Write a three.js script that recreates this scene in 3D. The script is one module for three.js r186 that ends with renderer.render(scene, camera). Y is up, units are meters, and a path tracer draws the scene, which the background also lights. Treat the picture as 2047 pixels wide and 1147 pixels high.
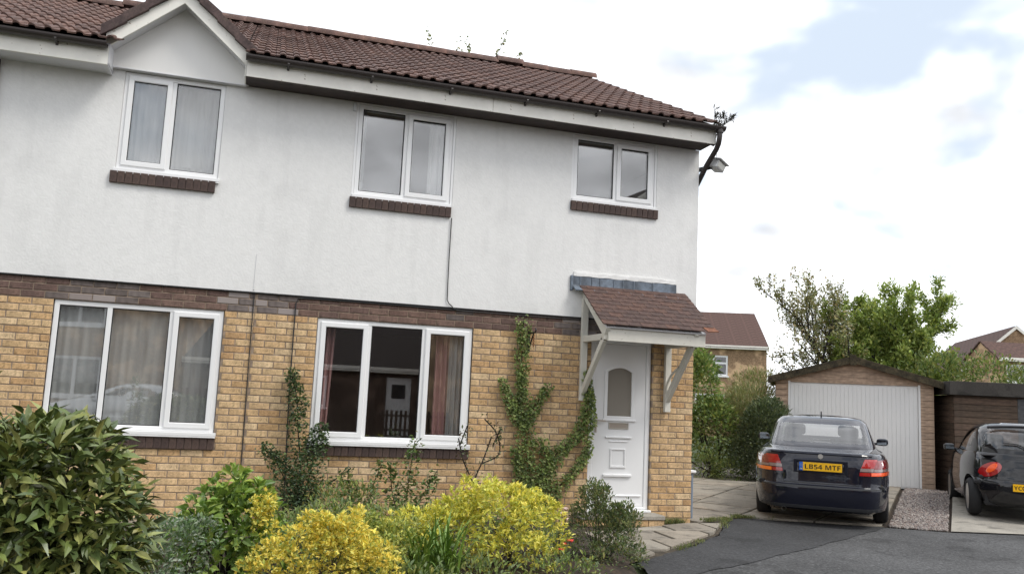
import * as THREE from 'three';
import { mergeGeometries } from 'three/addons/utils/BufferGeometryUtils.js';
import { RoundedBoxGeometry } from 'three/addons/geometries/RoundedBoxGeometry.js';
import { createNoise3D } from 'simplex-noise';

// ---------------------------------------------------------------- camera, sky, sun, exposure
const scene = new THREE.Scene();
const camera = new THREE.PerspectiveCamera(36.934, 1024 / 573, 0.1, 1500);
camera.position.set(-5.41, 1.423, 9.86);
camera.rotation.set(0.13143642, -0.28984742, 0.04684577, 'YXZ');
const renderer = new THREE.WebGLRenderer({ antialias: true });
renderer.toneMapping = THREE.LinearToneMapping;
renderer.toneMappingExposure = 1.66;
renderer.shadowMap.enabled = true;

function rngOf(seed) { let a = seed >>> 0; return () => { a = (a + 0x6D2B79F5) >>> 0; let t = a; t = Math.imul(t ^ (t >>> 15), t | 1); t ^= t + Math.imul(t ^ (t >>> 7), t | 61); return ((t ^ (t >>> 14)) >>> 0) / 4294967296; }; }
const R = rngOf(20240611);
const rr = (a, b) => a + (b - a) * R();
const pick = (a) => a[Math.floor(R() * a.length)];
const clamp = (x, a = 0, b = 1) => Math.min(b, Math.max(a, x));
const sst = (a, b, x) => { const t = clamp((x - a) / (b - a)); return t * t * (3 - 2 * t); };
const mix = (a, b, t) => a + (b - a) * t;

{ // broken bright cloud with thin blue gaps
  const n3 = createNoise3D(rngOf(77)), W = 2048, H = 1024, d = new Float32Array(W * H * 4);
  const fbm = (x, y, z, o = 6) => { let s = 0, a = 0.5; for (let i = 0; i < o; i++) { s += a * n3(x, y, z); x = x * 2.03 + 5.1; y = y * 2.03 + 1.7; z = z * 2.03 + 3.3; a *= 0.5; } return s; };
  for (let j = 0; j < H; j++) for (let i = 0; i < W; i++) {
    const ph = (i + 0.5) / W * 2 * Math.PI - Math.PI, th = ((j + 0.5) / H - 0.5) * Math.PI;
    const y = Math.sin(th), c = Math.cos(th), x = c * Math.cos(ph), z = c * Math.sin(ph);
    if (y < -0.03) { const o = (j * W + i) * 4; d[o] = d[o + 1] = d[o + 2] = 0.35; d[o + 3] = 1; continue; }
    const k = 1 / (Math.max(y, 0) + 0.30), px = x * k * 1.15, pz = z * k * 1.15;
    const warp = fbm(px * 0.9 + 9, 2.2, pz * 0.9, 3);
    const f = fbm(px + warp * 0.35, y * 1.5, pz + warp * 0.35);
    const gap = Math.exp(-(((x - 0.60) / 0.085) ** 2 + ((y - 0.405) / 0.065) ** 2)) * (z < 0 ? 1 : 0);
    const fine = fbm(px * 2.6 + 3, y * 3, pz * 2.6, 6);
    const cover = sst(-0.44, 0.10, f + 0.13 + 0.48 * fine - 0.46 * gap - 0.12 * Math.max(0, y - 0.25));
    const thick = fbm(px * 1.7 + 20, 4.0, pz * 1.7, 5);
    const shade = 1.10 + 0.34 * fbm(px * 3.1, 8.0, pz * 3.1, 6) - 0.46 * sst(-0.45, 0.70, thick);
    const haze = sst(0.30, 0.0, y);
    const blue = [mix(0.44, 0.70, haze), mix(0.505, 0.735, haze), mix(0.595, 0.80, haze)];
    const cl = [shade * 0.975, shade * 0.995, shade * 1.035];
    const o = (j * W + i) * 4;
    for (let q = 0; q < 3; q++) d[o + q] = y < -0.02 ? 0.35 : mix(blue[q], cl[q], cover);
    d[o + 3] = 1;
  }
  const t = new THREE.DataTexture(d, W, H, THREE.RGBAFormat, THREE.FloatType);
  t.mapping = THREE.EquirectangularReflectionMapping; t.magFilter = THREE.LinearFilter; t.minFilter = THREE.LinearFilter; t.wrapS = THREE.RepeatWrapping; t.needsUpdate = true;
  scene.background = t; scene.environment = t;
}
const sun = new THREE.DirectionalLight(new THREE.Color(1, 0.965, 0.90), 1.35);
sun.position.set(16, 30, 15); sun.target.position.set(0, 0, 0);
sun.castShadow = true; sun.shadow.radius = 40; sun.shadow.mapSize.set(2048, 2048);
Object.assign(sun.shadow.camera, { left: -30, right: 30, top: 30, bottom: -30, near: 1, far: 120 });
scene.add(sun, sun.target);

// ---------------------------------------------------------------- helpers
const used = {};
function numbered(n) { const k = used[n] = (used[n] ?? -1) + 1; return k ? n + '_' + String(k).padStart(3, '0') : n; }
function sh(o) { o.castShadow = true; o.receiveShadow = true; return o; }
function mesh(name, geo, mat, parent) {
  const g = Array.isArray(geo) ? (geo.length > 1 ? mergeGeometries(geo.map((q) => q.index ? q.toNonIndexed() : q)) : geo[0]) : geo;
  const m = sh(new THREE.Mesh(g, mat)); m.name = name; if (parent) parent.add(m); return m;
}
function tag(o, label, category, group, kind) { o.userData.label = label; if (category) o.userData.category = category; if (group) o.userData.group = group; if (kind) o.userData.kind = kind; return o; }
function thing(name, label, category, base = [0, 0, 0], group, kind) { const o = new THREE.Group(); o.name = numbered(name); o.position.set(...base); tag(o, label, category, group, kind); scene.add(o); return o; }
function struct(name, geo, mat, label) { const m = mesh(numbered(name), geo, mat, scene); m.userData.kind = 'structure'; m.userData.label = label; m.userData.category = name.replace(/_/g, ' '); return m; }
// a thing built in world coordinates, then given its base as origin
function settle(g, x, y, z) { for (const c of g.children) c.position.sub(new THREE.Vector3(x, y, z)); g.position.set(x, y, z); return g; }
function geo(pos, idx, uv) { const g = new THREE.BufferGeometry(); g.setAttribute('position', new THREE.Float32BufferAttribute(pos, 3)); if (uv) g.setAttribute('uv', new THREE.Float32BufferAttribute(uv, 2)); if (idx) g.setIndex(idx); g.computeVertexNormals(); return g; }
function metric(g, ox = 0, oy = 0) { // uv in metres, by the way each face points
  if (g.index) g = g.toNonIndexed();
  const p = g.attributes.position, n = p.count, uv = new Float32Array(n * 2), a = new THREE.Vector3(), b = new THREE.Vector3(), c = new THREE.Vector3();
  for (let i = 0; i < n; i += 3) {
    a.fromBufferAttribute(p, i); b.fromBufferAttribute(p, i + 1).sub(a); c.fromBufferAttribute(p, i + 2).sub(a); b.cross(c);
    const X = Math.abs(b.x), Y = Math.abs(b.y), Z = Math.abs(b.z);
    for (let k = 0; k < 3; k++) { const q = i + k, x = p.getX(q), y = p.getY(q), z = p.getZ(q);
      uv[2 * q] = (X > Y && X > Z ? z : x) + ox; uv[2 * q + 1] = (Y > X && Y > Z ? z : y) + oy; }
  }
  g.setAttribute('uv', new THREE.BufferAttribute(uv, 2)); if (!g.attributes.normal) g.computeVertexNormals(); return g;
}
function box(x0, x1, y0, y1, z0, z1) { const g = new THREE.BoxGeometry(x1 - x0, y1 - y0, z1 - z0); g.translate((x0 + x1) / 2, (y0 + y1) / 2, (z0 + z1) / 2); return metric(g); }
function rbox(x0, x1, y0, y1, z0, z1, r = 0.006, s = 1) { const g = new RoundedBoxGeometry(x1 - x0, y1 - y0, z1 - z0, s, Math.min(r, (x1 - x0) / 2.1, (y1 - y0) / 2.1, (z1 - z0) / 2.1)); g.translate((x0 + x1) / 2, (y0 + y1) / 2, (z0 + z1) / 2); return metric(g); }
// bar between two points, rectangular section
function bar(a, b, w, h, up = [0, 1, 0]) {
  const A = new THREE.Vector3(...a), B = new THREE.Vector3(...b), f = B.clone().sub(A), L = f.length(); f.normalize();
  const s = new THREE.Vector3().crossVectors(new THREE.Vector3(...up), f).normalize(), u = new THREE.Vector3().crossVectors(f, s);
  const g = new RoundedBoxGeometry(w, h, L, 1, Math.min(w, h) * 0.08); const gm = metric(g);
  gm.applyMatrix4(new THREE.Matrix4().makeBasis(s, u, f).setPosition(A.add(B).multiplyScalar(0.5))); return gm;
}
function tube(pts, r, seg = 24, rad = 8) { return metric(new THREE.TubeGeometry(new THREE.CatmullRomCurve3(pts.map((p) => new THREE.Vector3(...p)), false, 'catmullrom', 0.3), seg, r, rad, false)); }
// tapered tube through points with radii
function limb(pts, radii, rad = 6) {
  const pos = [], idx = [], n = pts.length; let ref = new THREE.Vector3(0.3, 0.1, 1).normalize();
  for (let i = 0; i < n; i++) {
    const t = pts[Math.min(n - 1, i + 1)].clone().sub(pts[Math.max(0, i - 1)]).normalize();
    const s = new THREE.Vector3().crossVectors(t, ref); if (s.lengthSq() < 1e-4) s.set(1, 0, 0); s.normalize(); const u = new THREE.Vector3().crossVectors(s, t);
    for (let k = 0; k < rad; k++) { const a = k / rad * 2 * Math.PI; const q = pts[i].clone().addScaledVector(s, Math.cos(a) * radii[i]).addScaledVector(u, Math.sin(a) * radii[i]); pos.push(q.x, q.y, q.z); }
  }
  for (let i = 0; i < n - 1; i++) for (let k = 0; k < rad; k++) { const a = i * rad + k, b = i * rad + (k + 1) % rad; idx.push(a, b, a + rad, b, b + rad, a + rad); }
  return metric(geo(pos, idx));
}
// rectangular ring in the xy plane, extruded forward from z0 to z1
function ring(x0, x1, y0, y1, bl, br, bb, bt, z0, z1, bev = 0.006) {
  const s = new THREE.Shape([[x0 + bev, y0 + bev], [x1 - bev, y0 + bev], [x1 - bev, y1 - bev], [x0 + bev, y1 - bev]].map((p) => new THREE.Vector2(...p)));
  const h = new THREE.Path([[x0 + bl + bev, y0 + bb + bev], [x0 + bl + bev, y1 - bt - bev], [x1 - br - bev, y1 - bt - bev], [x1 - br - bev, y0 + bb + bev]].map((p) => new THREE.Vector2(...p)));
  // the hole grows by the bevel, so inset it the other way
  h.curves = []; h.setFromPoints([[x0 + bl - bev, y0 + bb - bev], [x0 + bl - bev, y1 - bt + bev], [x1 - br + bev, y1 - bt + bev], [x1 - br + bev, y0 + bb - bev]].map((p) => new THREE.Vector2(...p)));
  s.holes.push(h);
  const g = new THREE.ExtrudeGeometry(s, { depth: z1 - z0 - bev * 2, bevelEnabled: true, bevelThickness: bev, bevelSize: bev, bevelSegments: 1, steps: 1 });
  g.translate(0, 0, z0 + bev); return metric(g);
}
function extrudeXY(pts, z0, z1, bev = 0) { const s = new THREE.Shape(pts.map((p) => new THREE.Vector2(...p))); const g = new THREE.ExtrudeGeometry(s, { depth: z1 - z0 - 2 * bev, bevelEnabled: bev > 0, bevelThickness: bev, bevelSize: bev, bevelSegments: 1, steps: 1 }); g.translate(0, 0, z0 + bev); return metric(g); }
// rectangles left of a rectangle once the holes are cut away
function cut(rects, holes) {
  for (const h of holes) { const out = [];
    for (const r of rects) {
      if (r[0] >= h[1] || r[1] <= h[0] || r[2] >= h[3] || r[3] <= h[2]) { out.push(r); continue; }
      const a = Math.max(r[0], h[0]), b = Math.min(r[1], h[1]);
      if (r[0] < h[0]) out.push([r[0], h[0], r[2], r[3]]);
      if (r[1] > h[1]) out.push([h[1], r[1], r[2], r[3]]);
      if (r[2] < h[2]) out.push([a, b, r[2], h[2]]);
      if (r[3] > h[3]) out.push([a, b, h[3], r[3]]);
    } rects = out; }
  return rects;
}
const wallBoxes = (x0, x1, y0, y1, z0, z1, holes) => cut([[x0, x1, y0, y1]], holes).map((r) => box(r[0], r[1], r[2], r[3], z0, z1));

// ---------------------------------------------------------------- textures
function lattice(seed) { // tileable value noise
  const tb = new Float32Array(65536), q = rngOf(seed); for (let i = 0; i < 65536; i++) tb[i] = q();
  return (x, y, per) => { const xi = Math.floor(x), yi = Math.floor(y), fx = x - xi, fy = y - yi, m = (v) => ((v % per) + per) % per;
    const u = fx * fx * (3 - 2 * fx), v = fy * fy * (3 - 2 * fy), h = (a, b) => tb[(m(a) * 251 + m(b) * 83) & 65535];
    return mix(mix(h(xi, yi), h(xi + 1, yi), u), mix(h(xi, yi + 1), h(xi + 1, yi + 1), u), v); };
}
function fbmTile(nz, u, v, per, oct) { let s = 0, a = 0.5, t = 0; for (let i = 0; i < oct; i++) { s += a * nz(u * per, v * per, per); t += a; a *= 0.55; per *= 2; } return s / t; }
function tex(size, metres, f, srgb = true) {
  const d = new Uint8Array(size * size * 4);
  for (let j = 0; j < size; j++) for (let i = 0; i < size; i++) { const c = f(i / size, j / size), o = (j * size + i) * 4; const a = Array.isArray(c) ? c : [c, c, c]; for (let k = 0; k < 3; k++) d[o + k] = clamp(a[k]) * 255; d[o + 3] = 255; }
  const t = new THREE.DataTexture(d, size, size); t.wrapS = t.wrapT = THREE.RepeatWrapping; t.magFilter = THREE.LinearFilter; t.minFilter = THREE.LinearMipmapLinearFilter; t.generateMipmaps = true;
  if (srgb) t.colorSpace = THREE.SRGBColorSpace; t.repeat.set(1 / metres, 1 / metres); t.needsUpdate = true; return t;
}
const N1 = lattice(1), N2 = lattice(2), N3 = lattice(3);
const T = {};
T.brick = tex(256, 0.5, (u, v) => { const a = fbmTile(N1, u, v, 6, 4), b = fbmTile(N2, u, v, 40, 2), c = fbmTile(N3, u, v, 16, 2); return 0.74 + 0.30 * (a - 0.5) + 0.24 * (b - 0.5) - (c > 0.72 ? 0.10 : 0) + 0.15; });
T.brickB = tex(256, 0.5, (u, v) => fbmTile(N1, u, v, 30, 3), false);
T.bloom = tex(256, 1.9, (u, v) => { const a = fbmTile(N2, u, v, 4, 5), b = fbmTile(N1, u, v, 48, 2), w = sst(0.5, 0.72, a); const k = 0.72 + 0.3 * (b - 0.5); return [mix(k, 1.0, w), mix(k * 0.98, 1.0, w), mix(k * 0.97, 1.0, w)]; });
T.mortar = tex(256, 0.6, (u, v) => 0.72 + 0.4 * (fbmTile(N3, u, v, 12, 4) - 0.5));
T.render = tex(512, 2.6, (u, v) => { const a = fbmTile(N1, u, v, 4, 5), b = fbmTile(N2, u, v, 60, 2), s = fbmTile(N3, u * 1.0, v, 5, 3), st = fbmTile(N2, u, v * 0.12 + 0.3, 24, 2); const k = 0.955 + 0.025 * (a - 0.5) + 0.03 * (b - 0.5) - 0.022 * sst(0.58, 0.78, s) - 0.018 * sst(0.62, 0.8, st); return [k, k * 0.997, k * 0.988]; });
T.renderB = tex(512, 1.3, (u, v) => 0.65 * fbmTile(N3, u, v * 1.0, 70, 2) + 0.35 * fbmTile(N1, u, v, 12, 3), false);
T.tile = tex(256, 0.9, (u, v) => { const a = fbmTile(N1, u, v, 8, 4), b = fbmTile(N2, u, v, 60, 2), l = fbmTile(N3, u, v, 14, 3), w = sst(0.64, 0.76, l) * 0.5; const k = 0.70 + 0.34 * (a - 0.5) + 0.26 * (b - 0.5); return [mix(k, 0.80, w), mix(k, 0.86, w), mix(k, 0.80, w)]; });
T.tarmac = tex(1024, 4.2, (u, v) => { const a = fbmTile(N1, u, v, 4, 5), b = N2(u * 251, v * 251, 251), c = N3(u * 200, v * 200, 200), s = fbmTile(N3, u, v, 7, 4), cr = Math.abs(fbmTile(N2, u, v, 5, 4) - 0.5); return 0.62 + 0.34 * (a - 0.5) + 0.30 * (b - 0.5) + (c > 0.88 ? 0.18 : 0) - (c < 0.12 ? 0.14 : 0) - 0.14 * sst(0.60, 0.70, s) - 0.16 * sst(0.006, 0.0, cr); });
T.tarmacB = tex(512, 1.6, (u, v) => 0.6 * N2(u * 170, v * 170, 170) + 0.4 * N3(u * 90, v * 90, 90), false);
T.patch = tex(512, 9, (u, v) => { const a = fbmTile(N3, u, v, 5, 5), b = fbmTile(N1, u, v, 20, 3); return 0.80 + 0.30 * (a - 0.5) + 0.16 * (b - 0.5); });
T.concrete = tex(512, 1.5, (u, v) => { const a = fbmTile(N1, u, v, 4, 5), b = N2(u * 150, v * 150, 150), s = fbmTile(N3, u, v, 9, 4); const k = 0.80 + 0.26 * (a - 0.5) + 0.14 * (b - 0.5) - 0.16 * sst(0.58, 0.75, s); return [k, k * 0.985, k * 0.95]; });
T.wood = tex(256, 1.0, (u, v) => { const a = fbmTile(N1, u * 0.5, v * 1.0, 40, 3), b = fbmTile(N2, u, v, 5, 3), g = fbmTile(N3, u, v * 8, 6, 3); return 0.84 + 0.2 * (a - 0.5) + 0.22 * (b - 0.5) + 0.3 * (g - 0.5); });
T.paint = tex(256, 0.8, (u, v) => { const a = fbmTile(N1, u, v, 6, 4), b = fbmTile(N2, u, v, 22, 4), w = 0.8 * sst(0.74, 0.80, b * 0.7 + a * 0.3); const k = 0.93 + 0.08 * (a - 0.5); return [mix(k, 0.52, w), mix(k * 0.995, 0.47, w), mix(k * 0.975, 0.40, w)]; });
T.lead = tex(256, 0.7, (u, v) => { const a = fbmTile(N1, u, v, 5, 4), b = fbmTile(N2, u, v, 24, 3); const k = 0.70 + 0.5 * (a - 0.5) + 0.2 * (b - 0.5); return [k * 0.96, k, k * 1.05]; });
T.net = tex(256, 0.9, (u, v) => { const f = 0.5 + 0.5 * Math.sin(u * Math.PI * 2 * 90), b = fbmTile(N1, u, v * 0.1, 18, 2); return 0.74 + 0.08 * (f - 0.5) + 0.14 * (b - 0.5); });
T.soil = tex(256, 1.2, (u, v) => { const a = fbmTile(N1, u, v, 14, 4), b = N2(u * 90, v * 90, 90); const k = 0.6 + 0.5 * (a - 0.5) + 0.35 * (b - 0.5); return [k, k * 0.93, k * 0.85]; });
T.grass = tex(256, 3, (u, v) => { const a = fbmTile(N1, u, v, 8, 5), b = N2(u * 100, v * 100, 100); const k = 0.6 + 0.5 * (a - 0.5) + 0.35 * (b - 0.5); return [k * 0.95, k, k * 0.7]; });
T.bark = tex(256, 0.6, (u, v) => 0.6 + 0.6 * (fbmTile(N1, u, v * 0.3, 20, 3) - 0.5) + 0.3 * (fbmTile(N2, u, v, 12, 3) - 0.5));

// ---------------------------------------------------------------- materials
const lin = (r, g, b) => new THREE.Color().setRGB(r, g, b);
const std = (c, rough, o = {}) => new THREE.MeshStandardMaterial({ color: c, roughness: rough, ...o });
const phy = (c, rough, o = {}) => new THREE.MeshPhysicalMaterial({ color: c, roughness: rough, ...o });
const M = {};
M.brick = [[0.66, 0.445, 0.235], [0.70, 0.49, 0.27], [0.60, 0.385, 0.19], [0.68, 0.465, 0.255], [0.57, 0.355, 0.175], [0.74, 0.54, 0.32], [0.65, 0.42, 0.21]].map((c) => std(lin(...c), 0.92, { map: T.brick, bumpMap: T.brickB, bumpScale: 0.002 }));
M.brickRed = std(lin(0.42, 0.13, 0.07), 0.92, { map: T.brick });
M.brickMass = std(lin(1, 1, 1), 0.92, { map: T.brick, vertexColors: true });
M.band = [[0.185, 0.112, 0.086], [0.165, 0.098, 0.076], [0.20, 0.125, 0.098], [0.155, 0.095, 0.078]].map((c) => std(lin(...c), 0.85, { map: T.brick, bumpMap: T.brickB, bumpScale: 0.0015 }));
M.bandGrey = [[0.25, 0.21, 0.195], [0.29, 0.25, 0.235]].map((c) => std(lin(...c), 0.9, { map: T.bloom }));
M.sillBrick = [[0.105, 0.066, 0.055], [0.088, 0.055, 0.047], [0.12, 0.075, 0.06]].map((c) => std(lin(...c), 0.75, { map: T.brick }));
M.mortar = std(lin(0.55, 0.42, 0.315), 0.97, { map: T.mortar });
M.mortarDark = std(lin(0.24, 0.185, 0.16), 0.97, { map: T.mortar });
M.render = std(lin(0.825, 0.826, 0.828), 0.95, { map: T.render, bumpMap: T.renderB, bumpScale: 0.002 });
M.plaster = std(lin(0.42, 0.38, 0.33), 0.95);
M.carpet = std(lin(0.16, 0.13, 0.11), 1);
M.upvc = phy(lin(0.80, 0.80, 0.80), 0.32, { clearcoat: 0.2 });
M.board = std(lin(0.77, 0.76, 0.74), 0.6);
M.fascia = std(lin(0.90, 0.885, 0.85), 0.5, { map: T.paint });
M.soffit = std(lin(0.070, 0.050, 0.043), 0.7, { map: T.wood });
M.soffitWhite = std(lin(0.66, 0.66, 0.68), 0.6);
M.gutter = phy(lin(0.040, 0.032, 0.030), 0.4);
M.tiles = [[0.255, 0.140, 0.110], [0.225, 0.128, 0.105], [0.28, 0.155, 0.120], [0.24, 0.142, 0.118], [0.21, 0.115, 0.092]].map((c) => std(lin(...c), 0.85, { map: T.tile }));
M.verge = [[0.145, 0.095, 0.09], [0.165, 0.11, 0.10]].map((c) => std(lin(...c), 0.85, { map: T.tile }));
M.deck = std(lin(0.05, 0.035, 0.03), 0.95);
M.lead = std(lin(0.27, 0.30, 0.335), 0.55, { map: T.lead });
M.canopyTile = [[0.200, 0.118, 0.100], [0.225, 0.128, 0.106], [0.178, 0.108, 0.094], [0.245, 0.132, 0.102]].map((c) => std(lin(...c), 0.88, { map: T.tile }));
M.tileBroken = std(lin(0.46, 0.19, 0.11), 0.9, { map: T.tile });
M.whiteWood = std(lin(0.74, 0.72, 0.67), 0.65, { map: T.paint });
M.glass = phy(lin(1, 1, 1), 0.0, { transmission: 1, ior: 2.1, thickness: 0 });
M.frosted = phy(lin(0.52, 0.47, 0.40), 0.35, { transmission: 0.55, ior: 1.5, thickness: 0 });
M.net = phy(lin(0.84, 0.86, 0.84), 1, { map: T.net, transmission: 0.25, thickness: 0, side: THREE.DoubleSide });
M.netGrey = phy(lin(0.80, 0.82, 0.80), 1, { map: T.net, transmission: 0.2, thickness: 0, side: THREE.DoubleSide });
M.pink = std(lin(0.40, 0.225, 0.215), 0.95, { side: THREE.DoubleSide });
M.black = std(lin(0.018, 0.018, 0.02), 0.5);
M.rubber = std(lin(0.02, 0.02, 0.021), 0.85);
M.steel = phy(lin(0.62, 0.60, 0.56), 0.28, { metalness: 0.9 });
M.greyPlastic = std(lin(0.62, 0.63, 0.64), 0.5);
M.pipeGrey = std(lin(0.20, 0.24, 0.30), 0.5);
M.rust = std(lin(0.20, 0.075, 0.03), 0.9);
M.tarmacOld = std(lin(0.155, 0.155, 0.158), 0.92, { map: T.tarmac, bumpMap: T.tarmacB, bumpScale: 0.006 });
M.tarmacNew = std(lin(0.082, 0.083, 0.088), 0.9, { map: T.tarmac, bumpMap: T.tarmacB, bumpScale: 0.005 });
M.slabs = [[0.40, 0.37, 0.33], [0.46, 0.43, 0.39], [0.35, 0.32, 0.285], [0.43, 0.385, 0.335]].map((c) => std(lin(...c), 0.93, { map: T.concrete }));
M.concrete = std(lin(0.44, 0.42, 0.39), 0.94, { map: T.concrete });
M.slabBed = std(lin(0.14, 0.125, 0.095), 0.97, { map: T.soil });
M.soil = std(lin(0.085, 0.062, 0.042), 0.98, { map: T.soil });
M.grass = std(lin(0.085, 0.125, 0.035), 0.98, { map: T.grass });
M.timber = [[0.58, 0.41, 0.29], [0.62, 0.44, 0.315], [0.53, 0.38, 0.275], [0.60, 0.43, 0.31]].map((c) => std(lin(...c), 0.85, { map: T.wood }));
M.timberDark = [[0.125, 0.082, 0.055], [0.105, 0.07, 0.047], [0.14, 0.09, 0.062]].map((c) => std(lin(...c), 0.85, { map: T.wood }));
M.garageTrim = std(lin(0.15, 0.14, 0.095), 0.95, { map: T.soil });
M.garageDoor = std(lin(0.75, 0.745, 0.735), 0.5);
M.felt = std(lin(0.075, 0.07, 0.068), 0.95, { map: T.concrete });
M.bark = std(lin(0.105, 0.085, 0.065), 0.95, { map: T.bark });
M.barkDark = std(lin(0.055, 0.042, 0.034), 0.95, { map: T.bark });
M.leaf = phy(lin(1, 1, 1), 0.8, { vertexColors: true, side: THREE.DoubleSide, transmission: 0.42, thickness: 0 });
M.leafGloss = phy(lin(1, 1, 1), 0.36, { vertexColors: true, side: THREE.DoubleSide });
// ---------------------------------------------------------------- ground
const gy = (x, z) => 0.13 * sst(0.4, -3.6, z) * sst(-0.5, 3, x);
function poly(pts, y, step = 0.35, thick = 0) { // a sheet over an outline in (x, z), following the ground
  const s = new THREE.Shape(pts.map(([x, z]) => new THREE.Vector2(x, -z))); let g = new THREE.ShapeGeometry(s);
  // cut into small triangles so that it follows the rise
  let tri = [], p = g.attributes.position, ix = g.index.array; for (let i = 0; i < ix.length; i += 3) tri.push([0, 1, 2].map((k) => [p.getX(ix[i + k]), -p.getY(ix[i + k])]));
  for (let it = 0; it < 14; it++) { let out = [], any = false;
    for (const t of tri) { const e = [0, 1, 2].map((k) => Math.hypot(t[k][0] - t[(k + 1) % 3][0], t[k][1] - t[(k + 1) % 3][1])), m = Math.max(...e);
      if (m <= step || tri.length > 30000) { out.push(t); continue; } any = true; const k = e.indexOf(m), a = t[k], b = t[(k + 1) % 3], c = t[(k + 2) % 3], h = [(a[0] + b[0]) / 2, (a[1] + b[1]) / 2]; out.push([a, h, c], [h, b, c]); }
    tri = out; if (!any) break; }
  const pos = [], uv = []; for (const t of tri) { for (const q of t) { pos.push(q[0], gy(q[0], q[1]) + y, q[1]); uv.push(q[0], q[1]); } }
  const r = geo(pos, null, uv); const nn = r.attributes.normal; for (let i = 0; i < nn.count; i++) if (nn.getY(i) < 0) nn.setXYZ(i, 0, 1, 0); return r;
}
function rough(pts, amp) { const o = []; for (let i = 0; i < pts.length; i++) { const a = pts[i], b = pts[(i + 1) % pts.length], L = Math.hypot(b[0] - a[0], b[1] - a[1]), n = Math.max(1, Math.round(L / 0.07)); for (let k = 0; k < n; k++) { const t = k / n, x = mix(a[0], b[0], t), z = mix(a[1], b[1], t), q = (N1(x * 6 + 70, z * 6 + 70, 251) - 0.5 + 0.5 * (N2(x * 17 + 70, z * 17 + 70, 251) - 0.5)) * 2 * amp; o.push([x + q * (b[1] - a[1]) / L, z - q * (b[0] - a[0]) / L]); } } return o; }
struct('ground', poly([[-320, 320], [320, 320], [320, -320], [-320, -320]], -0.045, 40), M.grass, 'green ground reaching away behind the houses and garages');
struct('ground', poly([[-14, 1], [12, 1], [12, -9], [-14, -9]], -0.02, 0.8), M.soil, 'earth under the houses and along their walls');
struct('road', poly([[-60, 5.6], [-60, 60], [60, 60], [60, 1.9], [3.4, 0.62], [2.72, 0.22], [0.5, 0.6], [-0.6, 2.0], [-1.75, 2.6], [-2.8, 5.6]], 0.0, 0.8), M.tarmacOld, 'worn light grey tarmac road in front of the drives');
struct('driveway', poly(rough([[0.98, -0.50], [0.70, -0.30], [-0.10, 0.85], [-0.78, 1.52], [-1.45, 2.10], [-1.85, 2.40], [-2.15, 3.4], [-1.75, 3.05], [-0.71, 2.46], [0.9, 1.46], [2.31, 0.53], [2.72, 0.22], [1.9, -0.10]], 0.022), 0.006, 0.3), M.tarmacNew, 'dark tarmac apron between the slab path and the road');
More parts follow.
